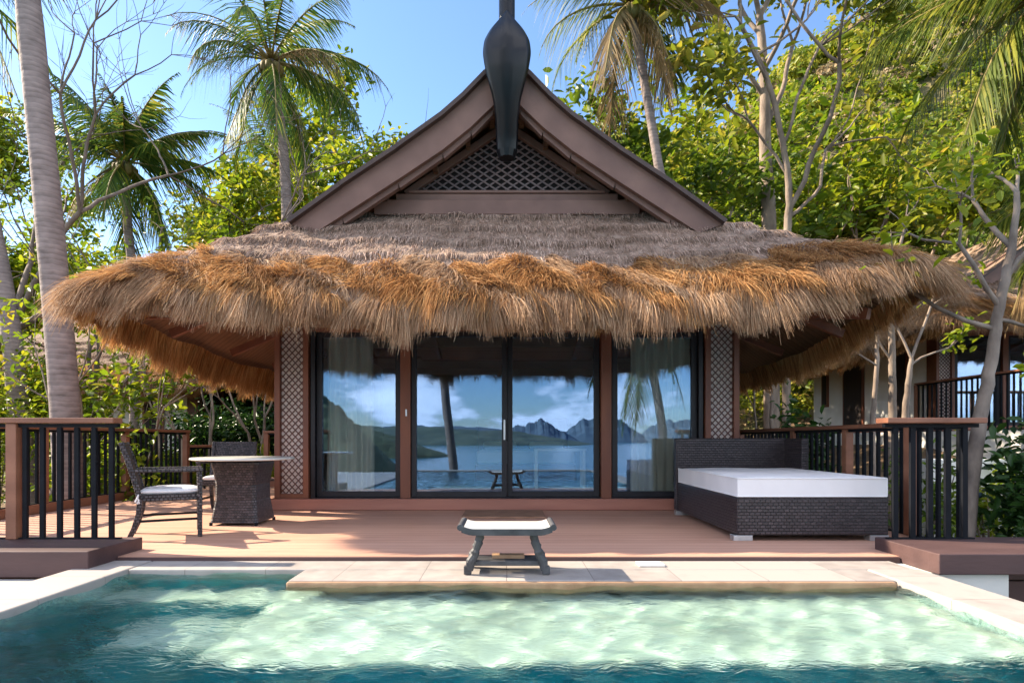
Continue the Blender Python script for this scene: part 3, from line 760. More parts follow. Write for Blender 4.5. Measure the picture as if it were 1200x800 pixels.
# ------------------------------------------------------------------ water
def water_mat():
    m, nt, out = base_mat('pool_water')
    tc = nt.new('ShaderNodeTexCoord'); mp = nt.new('ShaderNodeMapping'); mp.inputs['Scale'].default_value = (1.0, 2.0, 1); nt.link(tc.outputs['Object'], mp.inputs[0])
    nz = nt.new('ShaderNodeTexNoise'); nz.inputs['Scale'].default_value = 15; nz.inputs['Detail'].default_value = 6; nz.inputs['Distortion'].default_value = 0.9; nt.link(mp.outputs[0], nz.inputs['Vector'])
    bp = nt.new('ShaderNodeBump'); bp.inputs['Strength'].default_value = 0.85; bp.inputs['Distance'].default_value = 0.012; nt.link(nz.outputs[0], bp.inputs['Height'])
    gs = nt.new('ShaderNodeBsdfGlass'); gs.inputs['Color'].default_value = (0.82, 0.985, 0.97, 1); gs.inputs['IOR'].default_value = 1.24; gs.inputs['Roughness'].default_value = 0.0; nt.link(bp.outputs[0], gs.inputs['Normal'])
    nt.link(gs.outputs[0], out.inputs[0])
    return m
M['water'] = water_mat()
def water():
    x0, x1, y0, y1 = PX0+.001, PX1-.001, PY0+.001, PY1-.002
    nx, ny = 320, 430
    X, Y = np.meshgrid(np.linspace(x0, x1, nx+1), np.linspace(y0, y1, ny+1))
    rng = np.random.default_rng(3); Z = np.zeros_like(X)
    for k in range(26):
        lam = 0.12*(1.16**k) if k < 16 else 0.2+0.1*rng.random()*8; lam = min(lam, 1.6)
        a = rng.normal()*1.1 + PI/2 + 0.15; kx, ky = math.cos(a)*2*PI/lam, math.sin(a)*2*PI/lam
        Z += 0.0034*(lam/0.5)**0.55*np.sin(kx*X+ky*Y+rng.random()*9+0.8*np.sin(X*1.7+k)+0.7*np.sin(Y*2.1+2*k))
    Z = WZ + Z*0.75
    top = np.stack([X, Y, Z], -1).reshape(-1, 3)
    a = (np.arange(ny)[:, None]*(nx+1)+np.arange(nx)[None]).ravel()
    Q = np.stack([a, a+1, a+nx+2, a+nx+1], 1)
    nt_ = len(top); W = nx+1
    ring_i = list(range(0, W)) + [j*W+nx for j in range(1, ny+1)] + [ny*W+i for i in range(nx-1, -1, -1)] + [j*W for j in range(ny-1, 0, -1)]
    bot = top[ring_i].copy(); bot[:, 2] = ZB+0.004
    R = len(ring_i); qs = []
    for i in range(R):
        j = (i+1) % R
        qs.append((ring_i[i], nt_+i, nt_+j, ring_i[j]))
    V = np.concatenate([top, bot])
    me = bpy.data.meshes.new('pool_water')
    faces = Q.tolist() + qs + [tuple(nt_+i for i in range(R-1, -1, -1))]
    me.from_pydata(V.tolist(), [], faces); me.materials.append(M['water'])
    me.polygons.foreach_set('use_smooth', [True]*len(Q)+[False]*(len(faces)-len(Q))); me.update()
    o = bpy.data.objects.new('pool_water', me); COL.objects.link(o); o['kind'] = 'structure'
    o.cycles.is_caustics_caster = True
    for n_ in ('pool_basin', 'pool_side_lining', 'pool_lower_step', 'pool_lower_step_body', 'pool_shelf_body', 'pool_step_body', 'pool_shelf', 'pool_side_step'): bpy.data.objects[n_].cycles.is_caustics_receiver = True
water()

# ------------------------------------------------------------------ ground, hill, sea, islands
def ss(a, b, x):
    t = np.clip((x-a)/(b-a), 0, 1); return t*t*(3-2*t)
def gh(x, y):
    x = np.asarray(x, float); y = np.asarray(y, float)
    z = -1.15 + 0*x
    z = z + 1.15*ss(10.5, 15, y)*ss(3, 9, np.abs(x)) + 1.25*ss(8.0, 12.0, x)*ss(11, 14.5, y)
    z = z + 42*ss(-14, 48, x)*ss(21, 66, y) + 3.0*ss(30, 60, y)
    z = z - 8.5*ss(-3.6, -12, y)
    z = z + 0.10*np.sin(x*1.3)*np.cos(y*1.1) + ss(22, 40, y)*(1.2*np.sin(x*0.31+1)*np.sin(y*0.27) + 0.8*np.sin(x*0.7+y*0.4))
    return z
def grid_y_break():
    xs = np.unique(np.concatenate([np.linspace(-120, -10, 30), np.linspace(-10, 10, 41), np.linspace(10, 130, 61), [-3.25, 3.05, 3.5]]))
    ys = np.unique(np.concatenate([np.linspace(-40, -3.2, 24), np.linspace(-3.2, 4.7, 9), np.linspace(4.7, 24, 28), np.linspace(24, 160, 60)]))
    X, Y = np.meshgrid(xs, ys); Z = gh(X, Y)
    V = np.stack([X, Y, Z], -1).reshape(-1, 3); n = len(xs); Q = []
    for j in range(len(ys)-1):
        for i in range(n-1):
            if xs[i] >= -3.3 and xs[i+1] <= 3.2 and ys[j] >= -3.25 and ys[j+1] <= 4.75: continue
            a = j*n+i; Q.append((a, a+1, a+n+1, a+n))
    mi = [1 if V[q[0]][1] > 24 else 0 for q in Q]
    np_mesh('ground', V, Q, [M['ground'], M['hill']], None, True, mi, kind='structure')
grid_y_break()
def sea_mat():
    m, nt, out = base_mat('sea_water')
    b = nt.new('ShaderNodeBsdfPrincipled'); b.inputs['Base Color'].default_value = (0.02, 0.16, 0.22, 1); b.inputs['Roughness'].default_value = 0.12
    co = coords(nt, (0.5, 0.5, 0.5)); nz = nt.new('ShaderNodeTexNoise'); nz.inputs['Scale'].default_value = 1.2; nz.inputs['Detail'].default_value = 8; nt.link(co, nz.inputs['Vector'])
    bp = nt.new('ShaderNodeBump'); bp.inputs['Strength'].default_value = 0.5; bp.inputs['Distance'].default_value = 0.5; nt.link(nz.outputs[0], bp.inputs['Height']); nt.link(bp.outputs[0], b.inputs['Normal'])
    nt.link(b.outputs[0], out.inputs[0]); return m
MB().add([(-6000, -9000, -8.6), (6000, -9000, -8.6), (6000, 600, -8.6), (-6000, 600, -8.6)], [(0, 1, 2, 3)]).build('sea', sea_mat(), kind='structure')
M['island'] = surf('island_forest', (0.015, 0.03, 0.02), (0.10, 0.12, 0.06), 0.12, 0.95, 0.6, 0.2, dist=3, c3=(0.05, 0.075, 0.045))
M['island_mid'] = surf('mid_island_hazed_forest', (0.05, 0.08, 0.075), (0.12, 0.15, 0.11), 0.05, 0.95, 0.3, 0.2, dist=3)  # bluish distance haze mixed into the forest colour
M['island_far'] = surf('far_island_hazed_rock', (0.09, 0.14, 0.19), (0.13, 0.18, 0.23), 0.01, 0.95, 0.3, 0.05, dist=3)  # blue-grey of the air haze painted into the island colour
def island(x, y, rx, ry, h, seed, mat, steep=1.0, jag=False):
    rng = np.random.default_rng(seed); n = 260
    X, Y = np.meshgrid(np.linspace(-1.1, 1.1, n), np.linspace(-1.1, 1.1, 60))
    R = np.sqrt(X**2+Y**2); Z = np.clip(1-R**(2*steep), 0, 1)
    nzv = np.zeros_like(X)
    for k in range(13):
        f = 1.5*1.42**k; q_ = np.sin(X*f*2+rng.random()*9)*np.cos(Y*f*2+rng.random()*9); nzv += (1-2.2*np.abs(q_) if jag else q_)/(1.35**k)
    Z = Z*np.clip(0.72+0.16*nzv, .15, 2)*h; Z[R > 1.0] = -6
    V = np.stack([x+X*rx, y+Y*ry, -9+Z], -1).reshape(-1, 3)
    a = (np.arange(59)[:, None]*n+np.arange(n-1)[None]).ravel()
    np_mesh('island', V, np.stack([a, a+1, a+n+1, a+n], 1), mat, None, True, kind='structure')
island(-200, -330, 170, 70, 46, 1, M['island'])
island(-70, -150, 42, 24, 30, 2, M['island'])
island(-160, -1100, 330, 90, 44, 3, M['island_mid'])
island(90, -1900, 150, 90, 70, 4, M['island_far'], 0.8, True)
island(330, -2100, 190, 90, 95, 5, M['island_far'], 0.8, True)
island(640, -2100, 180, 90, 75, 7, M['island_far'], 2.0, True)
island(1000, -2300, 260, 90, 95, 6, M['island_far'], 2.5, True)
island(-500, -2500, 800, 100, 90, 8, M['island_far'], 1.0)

# ------------------------------------------------------------------ railings
def railing(name, p0, p1, zb, ztop, posts, label, spacing=0.145, ends=(0, 0), topw=0.13, mat='rail_wood', bal=True, parent_top=0.045, light=False, bw=0.040):
    """top rail, posts (fractions along) and metal balusters between two points"""
    p0 = Vector((p0[0], p0[1], 0)); p1 = Vector((p1[0], p1[1], 0)); L = (p1-p0).length; d = (p1-p0).normalized(); s = Vector((-d.y, d.x, 0))
    r = empty(name, (p0.x, p0.y, 0), math.atan2(d.y, d.x), label, 'railing')
    MB().box(-ends[0], L+ends[1], -topw/2, topw/2, ztop-parent_top, ztop).build('top_rail', M[mat], r, bevel=0.006)
    MB().box(-ends[0]*.6, L+ends[1]*.6, -.02, .02, ztop-parent_top-.035, ztop-parent_top-.003).build('under_rail', M['black_metal'], r)
    for f in posts:
        x = f*L
        MB().box(x-.045, x+.045, -.045, .045, zb+.002, ztop-parent_top-.002).build('post', M[mat], r, bevel=0.005)
    n = int(L/spacing)
    for i in range(n+1):
        x = (i+.5)*L/(n+1)
        if any(abs(x-f*L) < 0.075 for f in posts): continue
        MB().box(x-bw/2, x+bw/2, -.014, .014, zb+.002, ztop-parent_top-.036).build('baluster', M['black_metal'], r, bevel=0.003)
    MB().box(0, L, -.022, .022, zb+.0015, zb+.012).build('foot_bar', M['black_metal'], r)
    return r
railing('deck_railing', (-5.95, 5.10), (-3.30, 5.10), 0.105, 1.135, (0.02, 0.66), 'brown topped railing with black bars nearest the pool, left of the wicker armchair', 0.15, (0.05, -0.02))
railing('deck_railing', (-6.07, 5.3), (-6.07, 11.3), 0.12, 1.13, (0.0, 0.16, 0.42, 0.7, 1.0), 'long side railing with black bars running back past the palm trunks', 0.15, (0.05, 0.05))
railing('deck_railing', (-6.07, 11.36), (-5.45, 12.4), -0.5, 0.85, (1.0,), 'short sloping railing dropping down the steps behind the rear wicker chair', 0.15)
railing('deck_railing', (-4.85, 12.06), (-3.25, 12.06), 0.12, 1.13, (0.0,), 'short rear railing beside the left lattice pillar', 0.15, (0.05, 0.0))
railing('deck_railing', (3.24, 5.10), (3.98, 5.10), 0.105, 1.135, (), 'short front railing with wide brown cap, next to the daybed corner', 0.15, (0.04, 0.06), 0.17, bw=.045)
railing('deck_railing', (4.0, 5.22), (4.0, 10.2), 0.004, 1.12, (0.14, 0.36, 0.62, 1.0), 'long side railing running back behind the daybed', 0.13, (0.02, 0.05))
railing('deck_railing', (4.06, 10.3), (3.2, 10.3), 0.004, 1.12, (1.0,), 'rear railing closing the deck between daybed headboard and lattice pillar', 0.14)
rr = railing('deck_railing', (10.7, 12.1), (17.5, 12.1), 1.16, 2.42, (0.0, 0.16, 0.33, 0.5, 0.8), 'wooden railing, orange sunlight put into its colour, on the terrace of the villa at the right', 0.17, mat='sunlit_tone_wood')
railing('deck_railing', (10.7, 12.2), (10.7, 15.6), 1.16, 2.42, (1.0,), 'side railing of the right villa terrace, receding behind shrubs', 0.17)
m = MB(); m.box(10.5, 18, 11.9, 21, 0.0, 1.15); m.build('terrace', M['plaster'], kind='structure')
m = MB(); m.box(7.2, 13.5, 10.2, 10.45, -1.2, 0.62); m.build('garden_wall', M['plaster'], label='low white garden wall behind the right side railing', cat='wall', bevel=.02)

# ------------------------------------------------------------------ furniture
def ltable(loc):
    t = empty('round_table', loc, 0.0, 'round pale-topped table on a woven pedestal, on the left of the deck', 'table')
    b = MB(); n = 48
    prof = [(0.0, .722), (.54, .722), (.555, .730), (.555, .742), (.545, .750), (0.0, .750)]
    V = []; F = []
    for (r, z) in prof:
        for k in range(n): V.append((r*math.cos(2*PI*k/n), r*math.sin(2*PI*k/n), z))
    for i in range(len(prof)-1):
        for k in range(n): F.append((i*n+k, i*n+(k+1) % n, (i+1)*n+(k+1) % n, (i+1)*n+k))
    b.add(V, F); b.build('table_top', M['glass_top'], t)
    # hourglass square pedestal
    secs = [(.03, .265), (.12, .25), (.28, .228), (.45, .225), (.60, .245), (.68, .262), (.70, .262)]
    V = []; F = []
    for z, h in secs:
        c = .03
        V += [(-h+c, -h, z), (h-c, -h, z), (h, -h+c, z), (h, h-c, z), (h-c, h, z), (-h+c, h, z), (-h, h-c, z), (-h, -h+c, z)]
    for i in range(len(secs)-1):
        for k in range(8): F.append((i*8+k, i*8+(k+1) % 8, (i+1)*8+(k+1) % 8, (i+1)*8+k))
    F.append(tuple(range(7, -1, -1))); F.append(tuple(48+k for k in range(8)))
    b = MB(); b.add(V, F); b.build('pedestal', M['wicker_grey'], t)
    b = MB(); b.box(-.30, .30, -.30, .30, .702, .72); b.build('pedestal_cap', M['black_metal'], t, bevel=0.004)
    for sx in (-1, 1):
        for sy in (-1, 1):
            b = MB(); b.tube([(sx*.25, sy*.25, 0.001), (sx*.25, sy*.25, .035)], .018, 10); b.build('foot', M['black_metal'], t)
    return t
ltable((-3.02, 6.85, 0))

def armchair(loc, rz, label):
    """faces +X locally"""
    c = empty('wicker_armchair', loc, rz, label, 'armchair')
    W = .27
    for s in (-1, 1):
        b = MB(); b.bar((.27, s*W, 0.001), (.27, s*W, .64), .042, .045); b.build('front_leg', M['wicker_grey'], c, bevel=.006)
        b = MB()
        pts = [(-.33, 0.001), (-.285, .10), (-.245, .24), (-.235, .38), (-.26, .50), (-.30, .64), (-.345, .80), (-.385, .92)]
        for i in range(len(pts)-1):
            b.bar((pts[i][0], s*W, pts[i][1]), (pts[i+1][0], s*W, pts[i+1][1]+.004), .042, .046)
        b.build('rear_leg', M['wicker_grey'], c, bevel=.005)
        b = MB(); b.bar((-.30, s*W, .655), (.30, s*W, .655), .06, .032); b.build('armrest', M['wicker_grey'], c, bevel=.01)
        b = MB(); b.bar((-.25, s*W, .18), (.25, s*W, .18), .022, .022); b.build('stretcher', M['black_metal'], c)
    b = MB(); b.box(-.25, .27, -W+.022, W-.022, .36, .43); b.build('seat', M['wicker_grey'], c, bevel=.008)
    # backrest follows the slope
    b = MB()
    zz = [(-.262, .47), (-.30, .62), (-.345, .78), (-.385, .925)]
    for i in range(3):
        (xa, za), (xb, zb) = zz[i], zz[i+1]
        b.add([(xa-.018, -W, za), (xa+.018, -W, za), (xa+.018, W, za), (xa-.018, W, za), (xb-.018, -W, zb), (xb+.018, -W, zb), (xb+.018, W, zb), (xb-.018, W, zb)],
              [(0,3,2,1), (4,5,6,7), (0,1,5,4), (1,2,6,5), (2,3,7,6), (3,0,4,7)])
    b.build('backrest', M['wicker_grey'], c)
    # cushion, softly domed
    n = 18; V = []; F = []
    for side, z0 in ((1, .475), (-1, .435)):
        for j in range(n+1):
            for i in range(n+1):
                u = i/n*2-1; v = j/n*2-1; e = (1-abs(u)**6)*(1-abs(v)**6)
                V.append((.015+u*.255, v*.235, .45 + side*(.006+.030*e**.5) + (0.006*math.sin(u*3+v*2) if side > 0 else 0)))
    o = (n+1)**2
    for j in range(n):
        for i in range(n):
            a = j*(n+1)+i; F.append((a, a+1, a+n+2, a+n+1)); F.append((o+a, o+a+n+1, o+a+n+2, o+a+1))
    for i in range(n):
        for (a, b_) in ((i, i+1), (n*(n+1)+i+1, n*(n+1)+i)): F.append((b_, a, o+a, o+b_))
        for (a, b_) in (((i+1)*(n+1), i*(n+1)), (i*(n+1)+n, (i+1)*(n+1)+n)): F.append((b_, a, o+a, o+b_))
    b = MB(); b.add(V, F); cu = b.build('cushion', M['white_fabric'], c, smooth=True)
    for s in (-1, 1):
        b = MB(); b.tube([(-.225, s*.25, .45), (-.245, s*.285, .44), (-.25, s*.30, .40), (-.235, s*.30, .35)], .006, 6)
        b.tube([(-.245, s*.295, .43), (-.26, s*.305, .39), (-.27, s*.31, .37), (-.25, s*.315, .35), (-.24, s*.30, .39)], .007, 6); b.build('tie', M['white_fabric'], cu)
    return c
c1 = armchair((-3.38, 5.98, 0), math.radians(28), 'wicker armchair with white cushion seen from the side, nearest the pool')
c2 = copy_tree(c1, None, (-3.72, 7.95, 0), math.radians(-80), 'wicker armchair facing the pool, pushed up behind the round table')
for c in (c1, c2): c['group'] = 'wicker armchairs at the round table'

db = empty('daybed', (2.88, 6.62, 0), 0, 'large dark wicker daybed with a white mattress on the right of the deck', 'daybed')
b = MB(); b.box(-.72, .70, -1.02, 1.02, .055, .405); b.build('base', M['wicker'], db, bevel=.012)
def cushion_mesh(x0, x1, y0, y1, z0, z1, r=.016, n=26):
    V = []; F = []
    for side in (1, -1):
        for j in range(n+1):
            for i in range(n+1):
                u = i/n*2-1; v = j/n*2-1; 
                eu = min(1, (1-abs(u))*6); ev = min(1, (1-abs(v))*6); e = math.sqrt(max(0, eu*(2-eu)))*math.sqrt(max(0, ev*(2-ev)))
                h = (z1-z0)/2; zc = (z0+z1)/2
                V.append(((x0+x1)/2+u*(x1-x0)/2, (y0+y1)/2+v*(y1-y0)/2, zc+side*(h-r+r*e) + (.004*math.sin(u*5+v*3) if side > 0 else 0)))
    o = (n+1)**2
    for j in range(n):
        for i in range(n):
            a = j*(n+1)+i; F.append((a, a+1, a+n+2, a+n+1)); F.append((o+a, o+a+n+1, o+a+n+2, o+a+1))
    for i in range(n):
        for (a, c) in ((i, i+1), (n*(n+1)+i+1, n*(n+1)+i)): F.append((c, a, o+a, o+c))
        for (a, c) in (((i+1)*(n+1), i*(n+1)), (i*(n+1)+n, (i+1)*(n+1)+n)): F.append((c, a, o+a, o+c))
    return MB().add(V, F)
mt = cushion_mesh(-.715, .695, -1.015, .93, .402, .60).build('mattress', M['white_fabric'], db)
b = MB()
for zz in (.587, .418):
    pts = [(-.70, -1.016, zz), (.68, -1.016, zz), (.695, -1.0, zz), (.695, .92, zz)]
    b.tube(pts, .006, 6); b.tube([(-.70, -1.016, zz), (-.716, -1.0, zz), (-.716, .92, zz)], .006, 6)
b.build('piping', M['white_fabric'], mt)
b = MB(); b.box(-.74, .72, .94, 1.04, .06, .97); b.build('headboard', M['wicker'], db, bevel=.012)
b = MB(); b.box(.635, .722, .50, .938, .41, .968); b.build('side_wing', M['wicker'], db, bevel=.012)
for sx, sy in ((-.66, -.96), (.62, -.96), (-.66, .95), (.62, .95)):
    b = MB(); b.box(sx-.09, sx+.09, sy-.05, sy+.05, 0.001, .053); b.build('foot', M['steel'], db, bevel=.004)

# wooden stool on the coping
st = empty('wooden_stool', (0.0, 4.47, -0.028), 0, 'low weathered wooden stool with upturned seat ends on the pool edge', 'stool')
prof = []
for i in range(25):
    u = -1+2*i/24; prof.append((u*.335, .338+.028*max(0, (abs(u)-.72)/.28)**1.6))
poly = [(x, z) for x, z in prof] + [(x*(.97), z-.045-.02*max(0, (abs(x)/.335-.7))) for x, z in prof[::-1]]
b = MB()
for i in range(24):
    q = [prof[i], prof[i+1], (poly[-(i+2)][0], poly[-(i+2)][1]), (poly[-(i+1)][0], poly[-(i+1)][1])]
    b.prism(q[::-1], -.20, .20)
seat = b.build('seat', M['stool'], st)
b = MB()
for i in range(1, 23):
    q = [(prof[i][0], prof[i][1]+.004), (prof[i+1][0], prof[i+1][1]+.004), (prof[i+1][0], prof[i+1][1]+.0005), (prof[i][0], prof[i][1]+.0005)]
    b.prism(q[::-1], -.195, .195)
b.build('seat_top', M['stool_top'], seat)
for s in (-1, 1):
    b = MB(); b.tube([(s*.334, -.202, .350), (s*.334, .202, .350)], .023, 10); b.build('seat_roll', M['stool'], seat)
for sx in (-1, 1):
    for sy in (-1, 1):
        b = MB(); b.tube([(sx*.275, sy*.12, 0.03), (sx*.26, sy*.12, .10), (sx*.235, sy*.12, .14), (sx*.232, sy*.12, .165), (sx*.225, sy*.12, .18), (sx*.205, sy*.12, .235), (sx*.205, sy*.12, .25), (sx*.19, sy*.12, .30)],
                         [.030, .036, .030, .036, .028, .034, .028, .032], 10); b.build('leg', M['stool'], st, smooth=False)
        b = MB(); b.bar((sx*.285, sy*.12, 0.001), (sx*.285, sy*.12, .062), .055, .05); b.build('foot', M['stool'], st, bevel=.006)
    b = MB(); b.bar((sx*.275, -.15, .075), (sx*.275, .15, .075), .04, .03); b.build('foot_rail', M['stool'], st, bevel=.004)
for sy in (-1, 1):
    b = MB(); b.bar((-.29, sy*.105, .078), (.29, sy*.105, .078), .03, .035); b.build('stretcher', M['stool'], st, bevel=.004)
b = MB()
for k in range(4): b.box(-.26, .26, -.075+k*.04, -.045+k*.04, .086, .096)
b.build('slatted_shelf', M['stool'], st)
b = MB(); b.box(-.11, .13, -.05, .03, .100, .125); b.build('soap_tray', M['coping_edge'], label='small tan block lying on the shelf of the stool', cat='tray').location = (0, 4.47, -0.028)
MB().box(-.55, .47, 7.22, 7.95, 0.002, 0.022).build('doormat', M['mat'], label='dark brown doormat in front of the sliding doors', cat='doormat', bevel=.006)
MB().box(1.02, 1.22, 4.60, 4.74, -0.028, -0.012).build('drain_cover', M['stool_top'], label='small pale cover plate on the coping, right of the stool', cat='cover', bevel=.003)
# ------------------------------------------------------------------ vegetation
def palm_crown(n, L, rng, lean=(0, 0, 0), dry=0.12, wid=0.05, lf=0.75, up=1.2, nl=46, droop=1.0, az0=0.0, azr=2*PI):
    parts = [[], []]; ribs = MB()
    for i in range(n):
        az = az0 + azr*(i+rng.random()*.8)/n*(1 if azr < 6 else 2.618034*1.0 if False else 1) if azr < 6 else i*2.39996+rng.random()*.3
        f = i/max(1, n-1)
        el = up*(1-f)**1.1 - 0.25*f - 0.5*(f > .85) + rng.normal()*.08
        ll = L*(0.82+0.25*rng.random())*(0.8+0.2*min(1, f*3+.3))
        h = np.array([math.cos(az), math.sin(az), 0.0])
        K = 26; pts = []; p = np.array([0., 0., 0.]); e = el
        for k in range(K+1):
            pts.append(p.copy()); d = h*math.cos(e)+np.array([0, 0, math.sin(e)]); p = p + d*ll/K; e -= droop*(0.028+0.055*k/K)*(1.0 if e > -1.25 else 0)
        pts = np.array(pts)
        tan = unit(np.gradient(pts, axis=0)); sidev = unit(np.cross(tan, np.array([0, 0, 1.0])+tan*0.01)); nrm = np.cross(sidev, tan)
        isdry = rng.random() < dry and f > .6
        for s in (-1, 1):
            t = np.linspace(0.14, 0.995, nl)+rng.normal(size=nl)*.004; t = np.clip(t, .1, 1)
            idx = t*K; a = np.clip(idx.astype(int), 0, K-1); w = (idx-a)[:, None]
            P = pts[a]*(1-w)+pts[a+1]*w; T = tan[a]; S = sidev[a]*s; Nn = nrm[a]
            ang = 0.9-0.35*t[:, None]
            D = S*np.sin(ang)*1.0 + T*np.cos(ang) - Nn*0.12 + rng.normal(size=(nl, 3))*.07 + np.array([0, 0, -0.28])
            ln = lf*np.sin(np.clip(t*1.05+.13, 0, 1)*PI)**.6*(0.85+.3*rng.random(nl))+.08
            flat = unit(np.cross(D, Nn)*0.5 + T*0.6)
            v, q = ribbons(P, D, ln, 0.45+.3*rng.random(nl), wid, 2, .12, rng, flat)
            parts[1 if isdry else 0].append((v, q))
        ribs.tube(pts[::3], list(np.linspace(.035, .008, len(pts[::3]))), 5)
    return parts, ribs

def palm(base, pts, r0, r1, n, L, seed, label, leaf='palm_leaf', fr=True, group='coconut palms around the villa', **kw):
    rng = np.random.default_rng(seed)
    t = empty('coconut_palm', base, 0, label, 'palm tree', group)
    P = [Vector(p)-Vector(base) for p in pts]
    # smooth trunk
    Q = []; N = 40
    for i in range(N+1):
        u = i/N*(len(P)-1); a = min(int(u), len(P)-2); f = u-a
        p0 = P[max(a-1, 0)]; p1 = P[a]; p2 = P[a+1]; p3 = P[min(a+2, len(P)-1)]
        Q.append(0.5*((2*p1)+(p2-p0)*f+(2*p0-5*p1+4*p2-p3)*f*f+(3*p1-p0-3*p2+p3)*f**3))
    R = [r0+(r1-r0)*i/N + (0.25*r0*max(0, 1-i/3)) + rng.normal()*.012*r0 for i in range(N+1)]
    MB().tube(Q, R, 18).build('trunk', M['palm_bark'], t, smooth=True)
    if fr:
        parts, ribs = palm_crown(n, L, rng, **kw)
        c = Q[-1]
        for k, (pp, mt_) in enumerate(zip(parts, (M[leaf], M['palm_dry']))):
            if not pp: continue
            v, q = cat_meshes(pp); o = np_mesh('crown' if k == 0 else 'dry_fronds', v, q, mt_, t); o.location = c
            if k == 0: rb = ribs.build('frond_ribs', M['palm_rib'], o, smooth=True)
        b = MB()
        for k in range(9):
            a = k*2.4; rr = r1+.12
            b.tube([(c.x+math.cos(a)*rr*.6, c.y+math.sin(a)*rr*.6, c.z-.05), (c.x+math.cos(a)*rr, c.y+math.sin(a)*rr, c.z-.2), (c.x+math.cos(a)*rr, c.y+math.sin(a)*rr, c.z-.33), (c.x+math.cos(a)*rr*.9, c.y+math.sin(a)*rr*.9, c.z-.42)], [.04, .11, .11, .03], 7)
        b.build('coconut_cluster', M['palm_rib'], t, smooth=True)
    return t
M['palm_rib'] = surf('palm_rib', (0.14, 0.12, 0.03), (0.28, 0.20, 0.07), 3, 0.6, 0.2)

def P(px, py, D):
    """a place in the world: bearing and height read off the photograph, at depth D"""
    return ((px-594)*D/700, D, 0.95-(py-515)*D/700)

def grow(rng, base, direction, length, r, depth, out, tips, bend=0.25, split=(2, 3), ratio=0.72, upb=0.12, spread=0.6, minr=0.006):
    p = np.array(base, float); d = np.array(direction, float); d /= np.linalg.norm(d)
    K = max(3, int(length/0.25)); K = min(K, 9); pts = [p.copy()]; rad = [r]; rend = r*(0.72 if depth > 0 else 0.3)
    for k in range(K):
        d = d + rng.normal(size=3)*bend*0.35; d[2] += upb*0.3; d /= np.linalg.norm(d)
        p = p + d*length/K; pts.append(p.copy()); rad.append(r+(rend-r)*(k+1)/K)
        if depth <= 1: tips.append((p.copy(), d.copy()))
    out.append((pts, rad, depth))
    if depth <= 0: return
    for i in range(rng.integers(split[0], split[1]+1)):
        ax = np.cross(d, rng.normal(size=3)); ax /= np.linalg.norm(ax)
        a = spread*(0.6+0.8*rng.random())
        nd = d*math.cos(a)+ax*math.sin(a)
        grow(rng, p, nd, length*ratio*(0.75+0.5*rng.random()), max(rend*(0.70+.2*rng.random()), minr), depth-1, out, tips, bend, split, ratio, upb, spread, minr)

def tree(name, base, h, r, seed, label, leafmat, cat='tree', group=None, depth=4, lean=(0, 0), leaves=9, lsize=0.16, lsp=0.28, bark='bark_pale', stems=1, first=0.38, spread=0.55, split=(2, 3), ratio=0.74, bend=0.3, lrat=0.5, upb=0.12, droop=0.0, path=None, brs=(), blen=2.0):
    rng = np.random.default_rng(seed)
    t = empty(name, base, 0, label, cat, group)
    segs = []; tips = []
    if path:
        stems = 0
        pp = [np.array(q, float)-np.array(base, float) for q in path]
        K = 5*(len(pp)-1); pts = []
        for i in range(K+1):
            u = i/5; a_ = min(int(u), len(pp)-2); f = u-a_
            p0, p1, p2, p3 = pp[max(a_-1, 0)], pp[a_], pp[a_+1], pp[min(a_+2, len(pp)-1)]
            pts.append(0.5*((2*p1)+(p2-p0)*f+(2*p0-5*p1+4*p2-p3)*f*f+(3*p1-p0-3*p2+p3)*f**3)+(rng.normal(size=3)*.005 if 0 < i < K else 0))
        rad = [r*(1-.55*i/K) for i in range(K+1)]
        segs.append((pts, rad, depth))
        for (f, dx, dy, dz, ln, rr) in brs:
            i = int(f*K); grow(rng, pts[i], (dx, dy, dz), ln, rad[i]*rr, depth-1, segs, tips, bend, split, ratio, upb, spread)
    for s in range(stems):
        a = rng.random()*6.28; off = 0.0 if stems == 1 else r*1.5
        d = np.array([lean[0]+(math.cos(a)*.22 if stems > 1 else 0), lean[1]+(math.sin(a)*.22 if stems > 1 else 0), 1.0])
        grow(rng, (math.cos(a)*off, math.sin(a)*off, -0.1), d, h*first*(1 if stems == 1 else .7+.5*rng.random()), r, depth, segs, tips, bend, split, ratio, upb, spread)
    b = MB()
    for pts, rad, dp in segs:
        b.tube(pts, rad, 9 if dp >= depth-1 else 5, cap=dp == 0)
    b.build('trunk', M[bark], t, smooth=True)
    if leaves > 0 and tips:
        tp = np.array([x[0] for x in tips]); td = np.array([x[1] for x in tips])
        c = np.repeat(tp, leaves, 0); dd = np.repeat(td, leaves, 0); N = len(c)
        off = rng.normal(size=(N, 3))*lsp; off[:, 2] *= 0.7; off[:, 2] -= droop*rng.random(N)
        c = c+off
        nrm = rng.normal(size=(N, 3))*0.65+np.array([-0.25, -0.15, 0.9]); axis = unit(off)+dd*.4+rng.normal(size=(N, 3))*.5
        ln = lsize*(0.6+0.8*rng.random(N))
        v, q = leaf_quads(c, nrm, axis, ln, ln*lrat)
        np_mesh('crown', v, q, M[leafmat], t)
    return t

